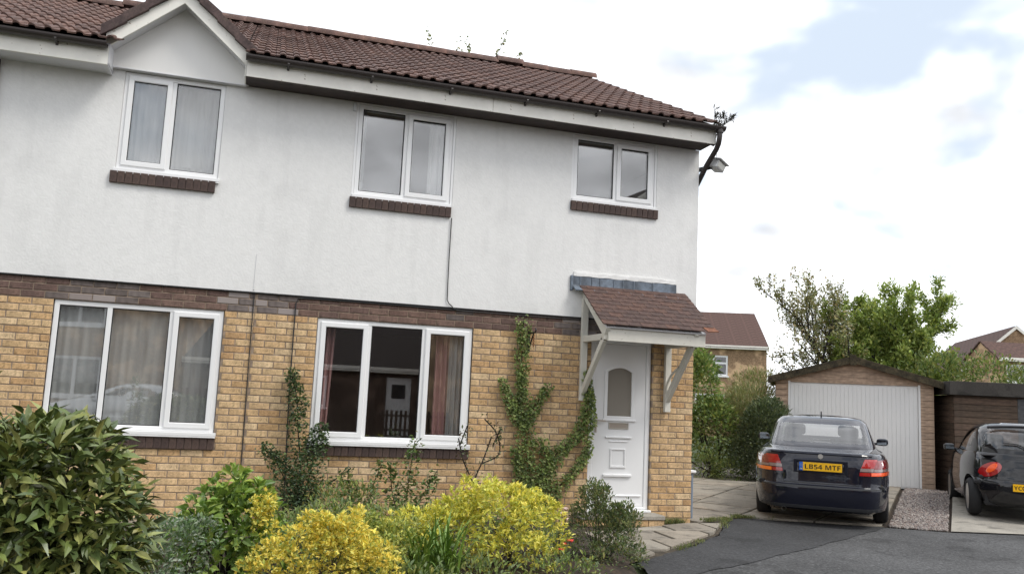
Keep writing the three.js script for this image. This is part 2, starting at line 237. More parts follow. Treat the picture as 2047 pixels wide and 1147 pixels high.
// slab paving: the drive and side path, the path round to the door
const slabRegion = struct('path', poly([[0.02, -9.5], [0.02, -0.02], [-6.0, 0.0], [-9.5, 0.0], [-9.5, 0.95], [-5.0, 0.95], [-1.75, 0.75], [-1.80, 2.34], [-1.45, 2.08], [-0.78, 1.50], [-0.10, 0.83], [0.70, -0.31], [0.98, -0.51], [1.9, -0.11], [2.72, 0.21], [6.95, -4.26], [7.4, -6], [7, -9.5]], 0.002, 0.35), M.slabBed, 'slab paved drive and path of weathered concrete flags');
{
  const inside = (x, z, pg) => { let c = false; for (let i = 0, j = pg.length - 1; i < pg.length; j = i++) { const [xi, zi] = pg[i], [xj, zj] = pg[j]; if ((zi > z) !== (zj > z) && x < (xj - xi) * (z - zi) / (zj - zi) + xi) c = !c; } return c; };
  function lay(pg, o, ang, sw, sl, skip, clipHouse) {
    const ca = Math.cos(ang), sa = Math.sin(ang);
    for (let i = -14; i < 14; i++) for (let j = -14; j < 14; j++) {
      const off = (j & 1) ? sw * 0.5 : 0, u = i * sw + off, v = j * sl;
      const toW = (a, b) => [o[0] + a * ca - b * sa, o[1] + a * sa + b * ca];
      const g = 0.013 + R() * 0.006, cs = [[u + g, v + g], [u + sw - g, v + g], [u + sw - g, v + sl - g], [u + g, v + sl - g]].map((q) => toW(...q));
      const c = toW(u + sw / 2, v + sl / 2);
      let q = cs; // clip the flag to the outline (convex outlines only)
      for (let e = 0; e < pg.length; e++) { const A = pg[e], B = pg[(e + 1) % pg.length], nx = B[1] - A[1], nz = A[0] - B[0], sd = (p) => (p[0] - A[0]) * nx + (p[1] - A[1]) * nz, ref = Math.sign(sd([pg.reduce((s, p) => s + p[0], 0) / pg.length, pg.reduce((s, p) => s + p[1], 0) / pg.length])), out = [];
        for (let k = 0; k < q.length; k++) { const P = q[k], Q = q[(k + 1) % q.length], a = sd(P) * ref, b = sd(Q) * ref; if (a >= 0) out.push(P); if ((a >= 0) !== (b >= 0)) { const t = a / (a - b); out.push([mix(P[0], Q[0], t), mix(P[1], Q[1], t)]); } } q = out; if (q.length < 3) break; }
      if (q.length < 3) continue; { let A2 = 0; for (let k = 0; k < q.length; k++) { const P = q[k], Q = q[(k + 1) % q.length]; A2 += P[0] * Q[1] - Q[0] * P[1]; } if (Math.abs(A2) < 0.03) continue; } c[0] = q.reduce((s, p) => s + p[0], 0) / q.length; c[1] = q.reduce((s, p) => s + p[1], 0) / q.length;
      const t1 = rr(-0.006, 0.006), t2 = rr(-0.006, 0.006), lift = 0.024 + rr(0, 0.008), pos = [], idx = [], n = q.length, top = (p) => gy(p[0], p[1]) + lift + (p[0] - c[0]) * t1 + (p[1] - c[1]) * t2;
      const ins = q.map((p) => [mix(p[0], c[0], 0.018), mix(p[1], c[1], 0.018)]);
      for (const p of ins) pos.push(p[0], top(p), p[1]); for (const p of q) pos.push(p[0], top(p) - 0.006, p[1]); for (const p of q) pos.push(p[0], gy(p[0], p[1]) - 0.01, p[1]);
      for (let k = 1; k < n - 1; k++) idx.push(0, k + 1, k); for (let r = 0; r < 2; r++) for (let k = 0; k < n; k++) { const a = r * n + k, b = r * n + (k + 1) % n; idx.push(a, b, a + n, b, b + n, a + n); }
      const gm = geo(pos, idx).toNonIndexed(); gm.computeVertexNormals();
      mesh('slab', metric(gm, rr(0, 3), rr(0, 3)), pick(M.slabs), slabRegion);
    }
  }
  lay([[0.06, -7.5], [0.06, -0.06], [0.62, -0.30], [0.96, -0.54], [0.96, -7.5]], [0.98, -0.55], -0.72, 0.62, 0.92);
  lay([[0.965, -7.5], [0.965, -0.54], [1.9, -0.14], [2.71, 0.18], [6.92, -4.24], [7.0, -7.5]], [0.98, -0.55], -0.72, 0.62, 0.92);
  lay([[-1.75, 0.06], [0.0, 0.06], [0.58, -0.18], [-0.14, 0.80], [-1.76, 2.28]], [-1.75, 0.05], 0.02, 0.60, 0.60);
  lay([[-8.6, 0.02], [-4.6, 0.02], [-4.6, 0.92], [-8.6, 0.92]], [-8.6, 0.02], 0, 0.45, 0.45);
}
const pad = struct('pavement', poly([[3.42, 0.62], [7.05, -3.12], [9.6, -1.2], [9.6, 1.9], [5.2, 1.05]], 0.016, 0.4), M.concrete, 'pale concrete parking pad under the small hatchback');
{ // concrete edging of the drive, gravel strip
  const A = [2.80, 0.20], B = [3.40, 0.58], Cc = [7.02, -3.16], D = [6.96, -4.18], n = 9000;
  const g = new THREE.IcosahedronGeometry(1, 0), im = sh(new THREE.InstancedMesh(g, std(lin(1, 1, 1), 0.9), n)); im.name = 'gravel';
  const m = new THREE.Matrix4(), q = new THREE.Quaternion(), col = new THREE.Color();
  for (let i = 0; i < n; i++) { const a = R(), b = R(), x = mix(mix(A[0], B[0], a), mix(D[0], Cc[0], a), b), z = mix(mix(A[1], B[1], a), mix(D[1], Cc[1], a), b), s = rr(0.010, 0.021);
    q.setFromEuler(new THREE.Euler(R() * 6, R() * 6, R() * 6)); m.compose(new THREE.Vector3(x, gy(x, z) + 0.006 + s * 0.5 * R(), z), q, new THREE.Vector3(s * rr(0.8, 1.4), s * rr(0.6, 0.9), s)); im.setMatrixAt(i, m);
    const t = R(), k = rr(0.6, 1.25); col.setRGB(...(t < 0.4 ? [0.22, 0.175, 0.155] : t < 0.7 ? [0.28, 0.25, 0.23] : t < 0.87 ? [0.36, 0.32, 0.29] : [0.15, 0.13, 0.13]).map((c) => c * k)); im.setColorAt(i, col); }
  tag(im, 'pinkish grey gravel strip between the two parking places', 'gravel', null, 'stuff'); scene.add(im);
  struct('ground', poly([A, B, Cc, D], 0.004, 0.4), M.soil, 'earth under the gravel strip');
}
struct('flower_bed', (() => { // low mounded soil
  const pos = [], idx = [], nx = 60, nz = 56, rq = lattice(9);
  for (let j = 0; j <= nz; j++) for (let i = 0; i <= nx; i++) { const v = j / nz, z = mix(0.02, 5.7, v), xl = z < 0.95 ? -4.95 : -7.9, xr = z < 2.3 ? -1.80 : mix(-1.92, -2.75, (z - 2.3) / 3.4), u = i / nx, x = mix(xl, xr, u);
    const e = Math.min(u, 1 - u) * 12, f = Math.min(1, Math.min(e, v * 14, (1 - v) * 14)); pos.push(x, -0.03 + 0.10 * Math.sqrt(clamp(f)) + 0.05 * rq(x * 5 + 50, z * 5 + 50, 97), z); }
  for (let j = 0; j < nz; j++) for (let i = 0; i < nx; i++) { const a = j * (nx + 1) + i; idx.push(a, a + nx + 1, a + 1, a + 1, a + nx + 1, a + nx + 2); }
  return metric(geo(pos, idx));
})(), M.soil, 'dark soil of the planted bed in front of the house');

// ---------------------------------------------------------------- the pair of houses
const brickGeos = [0, 1, 2, 3].map((k) => { // bevelled front, open back
  const w = 0.1075, h = 0.0325, b = 0.0045, d = 0.10, F = [[-w + b, -h + b], [w - b, -h + b], [w - b, h - b], [-w + b, h - b]], E = [[-w, -h], [w, -h], [w, h], [-w, h]], pos = [], idx = [];
  for (const p of F) pos.push(...p, 0); for (const p of E) pos.push(...p, -b); for (const p of E) pos.push(...p, -d);
  idx.push(0, 1, 2, 0, 2, 3); for (let r = 0; r < 2; r++) for (let i = 0; i < 4; i++) { const a = r * 4 + i, c = r * 4 + (i + 1) % 4; idx.push(a, a + 4, c, c, a + 4, c + 4); }
  const g = geo(pos, idx).toNonIndexed(); g.computeVertexNormals(); return metric(g, k * 0.37 + 0.11, k * 0.23);
});
function putBrick(parent, r, z, mat, name = 'brick', ry = 0) {
  const m = mesh(name, pick(brickGeos), mat, parent); m.position.set((r[0] + r[1]) / 2, (r[2] + r[3]) / 2, z + rr(-0.0015, 0.0015)); m.scale.set((r[1] - r[0]) / 0.215, (r[3] - r[2]) / 0.065, 1); return m;
}
function brickMass(name, rects, z, cols, parent) { // the bricks past the limit, as one part
  const out = rects.map((r) => { const g = pick(brickGeos).clone(); g.scale((r[1] - r[0]) / 0.215, (r[3] - r[2]) / 0.065, 1); g.translate((r[0] + r[1]) / 2, (r[2] + r[3]) / 2, z + rr(-0.001, 0.001));
    const c = pick(cols).color, n = g.attributes.position.count, a = new Float32Array(n * 3); for (let i = 0; i < n; i++) { a[3 * i] = c.r; a[3 * i + 1] = c.g; a[3 * i + 2] = c.b; } g.setAttribute('color', new THREE.BufferAttribute(a, 3)); return g; });
  const m = mesh(name, out, M.brickMass, parent); m.userData.kind = 'stuff'; return m;
}
const weightedBrick = () => M.brick[[0, 0, 1, 1, 2, 3, 3, 4, 5, 6][Math.floor(R() * 10)]];
// courses of stretcher bond between x0 and x1
function courses(x0, x1, k0, k1, holes, phase = 0) {
  const out = [];
  for (let k = k0; k < k1; k++) { const off = (k & 1) ? 0.1125 : 0;
    for (let x = x1 + 0.225; x > x0 - 0.3; x -= 0.225) { const a = Math.max(x0, x - off - 0.22 + 0.0 - phase), b = Math.min(x1, x - off - 0.005 - phase); if (b - a < 0.03) continue;
      for (const q of cut([[a, b, k * 0.075 + 0.005, k * 0.075 + 0.07]], holes)) if (q[1] - q[0] > 0.025 && q[3] - q[2] > 0.02) out.push(q); } }
  return out;
}
const glassPair = (x0, x1, y0, y1, z) => [0, 0.016].map((dz) => { const g = new THREE.PlaneGeometry(x1 - x0, y1 - y0); g.translate((x0 + x1) / 2, (y0 + y1) / 2, z - dz); return g; });
// lights: list of [x0, x1, sash] between which the mullions stand
function windowUnit(parent, x0, x1, y0, y1, zf, lights, sill) {
  const f = 0.052, d = 0.065, w = mesh('window', ring(x0, x1, y0, y1, f, f, f, f, zf - d, zf), M.upvc, parent);
  lights.forEach(([a, b, sash], i) => {
    const l = i ? a : x0 + f, r = i < lights.length - 1 ? b : x1 - f;
    if (i) mesh('mullion', rbox(a - 0.052, a, y0 + f - 0.004, y1 - f + 0.004, zf - d + 0.003, zf - 0.003), M.upvc, w);
    const R1 = i < lights.length - 1 ? b - 0.052 : r;
    let g;
    if (sash) { const s = 0.058, o = 0.012; mesh('sash', ring(l - o, R1 + o, y0 + f - o, y1 - f + o, s, s, s, s, zf - 0.045, zf + 0.018, 0.007), M.upvc, w);
      mesh('gasket', ring(l + s - o - 0.004, R1 - s + o + 0.004, y0 + f + s - o - 0.004, y1 - f - s + o + 0.004, 0.010, 0.010, 0.010, 0.010, zf - 0.016, zf + 0.004, 0.001), M.rubber, w);
      g = glassPair(l + s - o, R1 - s + o, y0 + f + s - o, y1 - f - s + o, zf - 0.004);
    } else { mesh('gasket', ring(l - 0.004, R1 + 0.004, y0 + f - 0.004, y1 - f + 0.004, 0.012, 0.012, 0.012, 0.012, zf - 0.03, zf - 0.012, 0.001), M.rubber, w); g = glassPair(l, R1, y0 + f, y1 - f, zf - 0.022); }
    for (const q of g) mesh('pane', q, M.glass, w);
  });
  if (sill) mesh('sill', [rbox(x0 - sill[0], x1 + sill[0], y0 - 0.036, y0 + 0.001, zf - 0.07, sill[1], 0.005), rbox(x0 - sill[0] + 0.002, x1 + sill[0] - 0.002, y0 - 0.052, y0 - 0.037, sill[1] - 0.025, sill[1] - 0.001, 0.003)], M.upvc, w);
  return w;
}
function brickSill(parent, x0, x1, y0, y1, z) { const n = Math.round((x1 - x0) / 0.076), p = (x1 - x0) / n; mesh('sill_bed', box(x0 + 0.004, x1 - 0.004, y0 + 0.004, y1 - 0.004, -0.08, z - 0.007), M.mortarDark, parent);
  for (let i = 0; i < n; i++) { const g = rbox(-p / 2 + 0.004, p / 2 - 0.004, 0, y1 - y0, -0.09, 0, 0.003); const m = mesh('sill_brick', g, pick(M.sillBrick), parent); m.position.set(x0 + (i + 0.5) * p, y0, z + rr(-0.002, 0.002)); m.rotation.x = 0.05; } }
// double roman tile: across x (0.30 cover), down the slope = -y, out = +z
const romanGeos = [0, 1, 2].map((k) => {
  const xs = [], zs = []; const roll = (c) => { for (let i = 0; i <= 6; i++) { const a = i / 6 * Math.PI; xs.push(c - Math.cos(a) * 0.036); zs.push(0.014 + Math.sin(a) * 0.026); } };
  xs.push(-0.156); zs.push(0.014); roll(-0.082); roll(0.068); xs.push(0.156); zs.push(0.012);
  const L = 0.42, pos = [], idx = [], n = xs.length;
  for (let i = 0; i < n; i++) pos.push(xs[i], 0, zs[i]); for (let i = 0; i < n; i++) pos.push(xs[i], L, zs[i] - 0.020); for (let i = 0; i < n; i++) pos.push(xs[i], 0, zs[i] - 0.017);
  for (let i = 0; i < n; i++) pos.push(xs[i], L, zs[i] - 0.034);
  for (let i = 0; i < n - 1; i++) { idx.push(i, i + 1, i + n, i + 1, i + n + 1, i + n); idx.push(i + 2 * n, i + 1, i, i + 2 * n, i + 2 * n + 1, i + 1); idx.push(i + 2 * n, i + 3 * n, i + 2 * n + 1, i + 2 * n + 1, i + 3 * n, i + 3 * n + 1); }
  idx.push(0, n, 2 * n, n, 3 * n, 2 * n, n - 1, 3 * n - 1, 2 * n - 1, 3 * n - 1, 4 * n - 1, 2 * n - 1);
  const g = geo(pos, idx).toNonIndexed(); g.computeVertexNormals(); return metric(g, k * 0.31, k * 0.53);
});
const TH = Math.atan2(2.18, 4.46), SL = Math.hypot(2.18, 4.46);
function romanRoof(parent, x0, x1, y0, z0, rows, skip) {
  const nx = Math.round((x1 - x0) / 0.30), p = (x1 - x0) / nx, gauge = (SL - 0.06) / rows;
  for (let r = 0; r < rows; r++) for (let i = 0; i < nx; i++) { const s = r * gauge, x = x0 + (i + 0.5) * p; const y = y0 + s * Math.sin(TH), z = z0 - s * Math.cos(TH); if (skip && skip(x, y, z)) continue;
    const m = mesh('roof_tile', pick(romanGeos), pick(M.tiles), parent); m.position.set(x, y, z); m.rotation.set(-(Math.PI / 2 - TH) + rr(-0.006, 0.006), 0, rr(-0.006, 0.006)); }
}
function ridgeTiles(parent, x0, x1, y, z, raised) { const n = Math.round((x1 - x0) / 0.45), p = (x1 - x0) / n;
  for (let i = 0; i < n; i++) { const g = new THREE.CylinderGeometry(0.125 + (i & 1) * 0.004, 0.125 + (i & 1) * 0.004, p + 0.02, 10, 1, true, -Math.PI / 2, Math.PI); g.rotateX(-Math.PI / 2); g.rotateY(Math.PI / 2); const m = mesh('ridge_tile', metric(g), pick(M.tiles), parent); m.position.set(x0 + (i + 0.5) * p, y - 0.03 + (i === raised ? 0.04 : 0) + rr(-0.004, 0.004), z); } }
function gutterRun(parent, x0, x1, y, z) { // half-round, with brackets
  const pts = []; for (let i = 0; i <= 10; i++) { const a = Math.PI + i / 10 * Math.PI; pts.push([Math.cos(a) * 0.056, Math.sin(a) * 0.056]); } for (let i = 10; i >= 0; i--) { const a = Math.PI + i / 10 * Math.PI; pts.push([Math.cos(a) * 0.051, Math.sin(a) * 0.051]); }
  const g = extrudeXY(pts, 0, x1 - x0); g.rotateY(Math.PI / 2); g.translate(x0, y, z); const gu = mesh('gutter', g, M.gutter, parent);
  for (let x = x0 + 0.45; x < x1; x += 0.92) mesh('gutter_bracket', [box(x - 0.012, x + 0.012, y - 0.085, y + 0.0, z - 0.075, z - 0.050), bar([x, y - 0.075, z - 0.06], [x, y - 0.045, z + 0.055], 0.022, 0.012)], M.gutter, gu);
  return gu;
}

// ---- right-hand house
const EAVE = 5.035, ZE = 0.47;
const HR = thing('semi_detached_house', 'white rendered house with buff brick ground floor, plain eaves and tiled door canopy', 'house');
const HL = thing('semi_detached_house', 'adjoining house with small white gable over its upper window', 'house');
const holesR = [[-4.735, -2.92, 0.835, 2.25], [-1.41, -0.575, 0.14, 2.25]], upR = [[-4.47, -3.27, 3.665, 4.79], [-1.765, -0.59, 3.925, 4.79]];
const holesL = [[-7.42, -5.73, 0.875, 2.25]], upL = [[-6.976, -5.929, 3.66, 4.782]];
function houseShell(P, x0, x1, holes, ups, soff, ownEnd) {
  mesh('brick_backing', wallBoxes(x0 + (ownEnd < 0 ? 0.006 : 0), x1 - (ownEnd > 0 ? 0.006 : 0), -0.1, 2.475, -0.28, -0.004, holes), M.mortar, P);
  mesh('rendered_wall', wallBoxes(x0, x1 + (ownEnd > 0 ? 0.015 : 0), 2.478, soff, -0.28, 0.02, ups), M.render, P);
  mesh('drip_bead', rbox(x0, x1 + (ownEnd > 0 ? 0.012 : 0), 2.463, 2.479, -0.02, 0.027, 0.004), M.rubber, P);
  // rooms behind the windows
  mesh('floor', [box(x0 + 0.1, x1 - 0.12, 0.06, 0.12, -4.6, -0.285), box(x0 + 0.1, x1 - 0.12, 2.42, 2.62, -4.6, -0.285)], M.carpet, P);
  mesh('inner_wall', [box(x0 + 0.1, x1 - 0.12, 0.12, 2.42, -4.75, -4.6), box(x0 + 0.1, x1 - 0.12, 2.62, soff, -4.75, -4.6)], M.plaster, P);
  mesh('ceiling', box(x0 + 0.02, x1 - 0.02, soff + 0.002, soff + 0.06, -8.0, -0.01), M.plaster, P);
  mesh('partition', [box((x0 + x1) / 2 + 0.35, (x0 + x1) / 2 + 0.45, 2.63, soff, -4.59, -0.29), box(x0, x0 + 0.1, -0.1, soff, -8, -0.285), box(x1 - 0.12, x1 - 0.012, -0.1, soff, -8, -0.285)], M.plaster, P);
  mesh('rear_wall', box(x0, x1, -0.1, soff, -8.25, -8.0), M.render, P);
}
houseShell(HR, -5.42, 0, holesR, upR, 4.80, 1);
houseShell(HL, -10.8, -5.4202, holesL, upL, 4.80, -1);
mesh('side_wall', [box(-0.012, -0.006, -0.1, 2.475, -8.25, -0.11)], M.mortar, HR);
mesh('side_render', extrudeXY([[0, 2.478], [8.2, 2.478], [8.2, 4.8], [4.1, 6.9], [0.0, 4.8]], 0, 0.03).rotateY(Math.PI / 2).translate(-0.015, 0, -0.03), M.render, HR);
{ // side brickwork, one part
  const rects = courses(0.115, 8.2, 0, 33, []); const m = brickMass('side_brickwork', rects, 0, M.brick, HR); m.rotation.y = Math.PI / 2; }
{ // front bricks
  const sills = [[-4.76, -2.905, 0.725, 0.832]], sillL = [[-7.46, -5.715, 0.755, 0.872]];
  for (const [P, x0, x1, hs, limit, ph] of [[HR, -5.418, 0, [...holesR, ...sills], 300, 0], [HL, -10.8, -5.425, [...holesL, ...sillL], 300, 0.06]]) {
    let rs = courses(x0, x1, 0, 30, hs, ph);
    const seen = (r) => r[1] > -8.6 ? (r[2] > 0.42 ? (r[0] < -1.5 && r[2] < 0.8 ? 0.5 : 1) : (r[0] > -0.6 ? 0.8 : 0.2)) : -1; const key = rs.map((r) => [seen(r) * 10 + r[2], r]); key.sort((a, b) => b[0] - a[0]);
    const one = key.slice(0, limit).map((k) => k[1]), rest = key.slice(limit).map((k) => k[1]);
    for (const r of one) putBrick(P, r, 0, P === HR && Math.abs(r[2] - 0.605) < 0.01 && r[0] > -0.40 && r[1] < -0.08 ? M.brickRed : weightedBrick());
    if (rest.length) brickMass('brickwork', rest, 0, M.brick, P);
    // brown band course, paler bloom in places
    for (const r of courses(x0, x1, 30, 33, [], ph)) { const x = (r[0] + r[1]) / 2, w = N3((x + 40) * 1.3, r[2] * 3, 251); putBrick(P, r, 0.003, w > 0.60 ? pick(M.bandGrey) : pick(M.band), 'band_brick'); }
  }
  mesh('band_bed', [box(-5.418, -0.02, 2.252, 2.472, -0.05, -0.0045)], M.mortarDark, HR); mesh('band_bed', [box(-10.8, -5.426, 2.252, 2.472, -0.05, -0.0045)], M.mortarDark, HL);
  brickSill(HR, -4.76, -2.905, 0.725, 0.832, 0.03); brickSill(HL, -7.46, -5.715, 0.755, 0.872, 0.03);
  brickSill(HR, -4.485, -3.28, 3.545, 3.664, 0.055); brickSill(HR, -1.77, -0.575, 3.81, 3.924, 0.055); brickSill(HL, -7.02, -5.945, 3.535, 3.659, 0.055);
}
// windows
windowUnit(HR, -4.73, -2.925, 0.89, 2.248, -0.02, [[-4.73, -4.115, 1], [-4.115, -3.475, 0], [-3.475, -2.925, 1]], [0.025, 0.055]);
windowUnit(HL, -7.415, -5.735, 0.93, 2.248, -0.02, [[-7.415, -6.855, 0], [-6.855, -6.235, 0], [-6.235, -5.735, 1]], [0.025, 0.055]);
windowUnit(HR, -4.44, -3.30, 3.70, 4.785, 0.005, [[-4.44, -3.84, 0], [-3.84, -3.30, 1]], [0.02, 0.05]);
windowUnit(HR, -1.735, -0.62, 3.96, 4.785, 0.005, [[-1.735, -1.14, 0], [-1.14, -0.62, 1]], [0.02, 0.05]);
windowUnit(HL, -6.975, -5.93, 3.695, 4.779, 0.005, [[-6.975, -6.44, 1], [-6.44, -5.93, 0]], [0.02, 0.05]);
for (const [a, b, c] of [[-4.468, -4.441, 3.668], [-3.299, -3.272, 3.668], [-1.764, -1.736, 3.928], [-0.619, -0.592, 3.928]]) mesh('window_trim', box(a, b, c, 4.79, -0.05, 0.015), M.upvc, HR);

// front door
{
  const x0 = -1.405, x1 = -0.58, y0 = 0.17, y1 = 2.245, z = -0.03;
  const d = mesh('door_frame', ring(x0, x1, y0, y1, 0.065, 0.065, 0.03, 0.065, z - 0.07, z, 0.008), M.upvc, HR);
  const a0 = x0 + 0.068, a1 = x1 - 0.068, b0 = y0 + 0.033, b1 = y1 - 0.068, zl = z - 0.012;
  // leaf with an arched opening for its pane
  const s = new THREE.Shape([[a0, b0], [a1, b0], [a1, b1], [a0, b1]].map((p) => new THREE.Vector2(...p))); const gx0 = -1.165, gx1 = -0.835, gy0 = 1.29, gy1 = 1.84;
  const arch = (o, cl) => { const p = new (cl ? THREE.Path : THREE.Shape)(); p.moveTo(gx0 - o, gy0 - o); p.lineTo(gx1 + o, gy0 - o); p.lineTo(gx1 + o, gy1); p.quadraticCurveTo((gx0 + gx1) / 2, gy1 + 0.10 + o * 1.6, gx0 - o, gy1); p.lineTo(gx0 - o, gy0 - o); return p; };
  s.holes.push(arch(0, true)); const lg = new THREE.ExtrudeGeometry(s, { depth: 0.045, bevelEnabled: false, curveSegments: 16 }); lg.translate(0, 0, zl - 0.045);
  const leaf = mesh('door', metric(lg), M.upvc, HR);
  const ms = arch(0.035); ms.holes.push(arch(0.002, true)); const mg = new THREE.ExtrudeGeometry(ms, { depth: 0.006, bevelEnabled: true, bevelSize: 0.006, bevelThickness: 0.008, bevelSegments: 2, curveSegments: 16 }); mg.translate(0, 0, zl + 0.002); mesh('moulding', metric(mg), M.upvc, leaf);
  const pg = new THREE.ShapeGeometry(arch(0.004), 16); pg.translate(0, 0, zl - 0.012); mesh('pane', pg, M.frosted, leaf);
  const bead = (ax, bx, y, h = 0.026, dz = 0.022) => rbox(ax, bx, y - h / 2, y + h / 2, zl - 0.004, zl + dz, 0.009, 2);
  mesh('moulding', bead(gx0 - 0.06, gx1 + 0.06, gy0 - 0.045, 0.03), M.upvc, leaf);
  mesh('moulding', [bead(-1.175, -0.825, 1.035), bead(-1.13, -0.87, 0.985, 0.014, 0.012)], M.upvc, leaf);
  mesh('moulding', ring(-1.105, -0.895, 0.665, 0.90, 0.02, 0.02, 0.028, 0.02, zl - 0.003, zl + 0.014, 0.005), M.upvc, leaf);
  mesh('moulding', [bead(-1.195, -0.815, 0.575, 0.034, 0.028)], M.upvc, leaf);
  mesh('moulding', [bead(a0 + 0.03, a1 - 0.03, b0 + 0.13, 0.02, 0.018)], M.upvc, leaf);
  mesh('letter_plate', [ring(-1.135, -0.865, 1.135, 1.215, 0.014, 0.014, 0.014, 0.014, zl - 0.002, zl + 0.014, 0.004), rbox(-1.122, -0.878, 1.148, 1.202, zl - 0.002, zl + 0.006, 0.003)], M.steel, leaf);
  mesh('handle', [rbox(-1.318, -1.288, 1.085, 1.315, zl - 0.002, zl + 0.012, 0.006), bar([-1.303, 1.235, zl + 0.045], [-1.195, 1.23, zl + 0.05], 0.018, 0.02), bar([-1.303, 1.235, zl], [-1.303, 1.235, zl + 0.05], 0.02, 0.02)], M.steel, leaf);
  mesh('threshold', [rbox(x0 - 0.01, x1 + 0.01, y0 - 0.028, y0 + 0.0, z - 0.08, 0.05, 0.006)], M.upvc, HR);
  // hall behind the pane
  mesh('hall', [box(-1.6, -1.52, 0.13, 2.4, -2.2, -0.29), box(-1.6, -0.3, 0.13, 2.4, -2.3, -2.2)], M.plaster, HR);
  const st = mesh('doorstep', rbox(-1.58, -0.50, 0.085, 0.14, -0.02, 0.30, 0.012), M.concrete, HR);
  for (let i = 0; i < 5; i++) mesh('step_brick', rbox(-1.56 + i * 0.212, -1.355 + i * 0.212, 0.01, 0.083, 0.05, 0.285, 0.006), weightedBrick(), st);
}
// ---- eaves of the right house
{
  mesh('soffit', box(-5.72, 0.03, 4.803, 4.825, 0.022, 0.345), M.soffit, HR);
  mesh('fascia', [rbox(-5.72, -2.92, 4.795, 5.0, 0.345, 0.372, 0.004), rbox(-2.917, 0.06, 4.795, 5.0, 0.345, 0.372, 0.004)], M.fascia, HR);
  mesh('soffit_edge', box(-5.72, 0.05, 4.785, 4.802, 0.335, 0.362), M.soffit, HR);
  gutterRun(HR, -5.735, 0.14, 5.008, 0.435);
  const roof = mesh('roof', (() => { const g = extrudeXY([[0.335, 4.99], [0.335, 5.01], [-3.99, 7.145], [-8.45, 4.97], [-8.45, 4.84], [0.335, 4.84]].map(([z, y]) => [-z, y]), 0, 5.42 + 0.02); g.rotateY(Math.PI / 2); g.translate(-5.42, 0, 0); return g; })(), M.deck, HR);
  romanRoof(roof, -5.42, 0.07, EAVE, ZE, 14);
  ridgeTiles(roof, -5.42, 0.08, 7.235, -4.0, 8);
  mesh('verge_mortar', bar([0.045, 4.985, 0.40], [0.045, 7.15, -4.0], 0.045, 0.07), M.concrete, roof);
  mesh('bargeboard', bar([0.06, 4.86, 0.34], [0.06, 7.02, -4.0], 0.025, 0.16), M.soffit, roof);
  // downpipe swan neck round the corner
  mesh('downpipe', [tube([[0.075, 4.965, 0.435], [0.075, 4.86, 0.43], [0.085, 4.76, 0.36], [0.07, 4.58, 0.12], [0.058, 4.36, -0.12], [0.05, 4.22, -0.27], [0.045, 4.05, -0.30], [0.045, 2.0, -0.30], [0.045, 0.1, -0.30]], 0.034, 60, 10), tube([[0.075, 4.99, 0.435], [0.075, 4.93, 0.435]], 0.047, 2, 10)], M.gutter, HR);
  const L = mesh('security_light', [rbox(-0.09, 0.09, -0.06, 0.05, -0.09, 0.06, 0.012)], M.greyPlastic, HR); L.position.set(0.235, 4.60, 0.12); L.rotation.set(0.25, 0.35, -0.42);
  mesh('hood', [rbox(-0.11, 0.11, 0.05, 0.066, -0.09, 0.10, 0.006)], M.greyPlastic, L); mesh('lens', rbox(-0.075, 0.075, -0.045, 0.035, 0.06, 0.066, 0.003), M.steel, L);
  mesh('arm', [bar([0.01, 4.545, -0.02], [0.17, 4.585, 0.09], 0.045, 0.05)], M.black, HR);
  mesh('lead_wire', tube([[0.20, 4.66, 0.12], [0.205, 4.74, 0.14], [0.18, 4.79, 0.14]], 0.006, 8, 5), M.greyPlastic, HR);
}
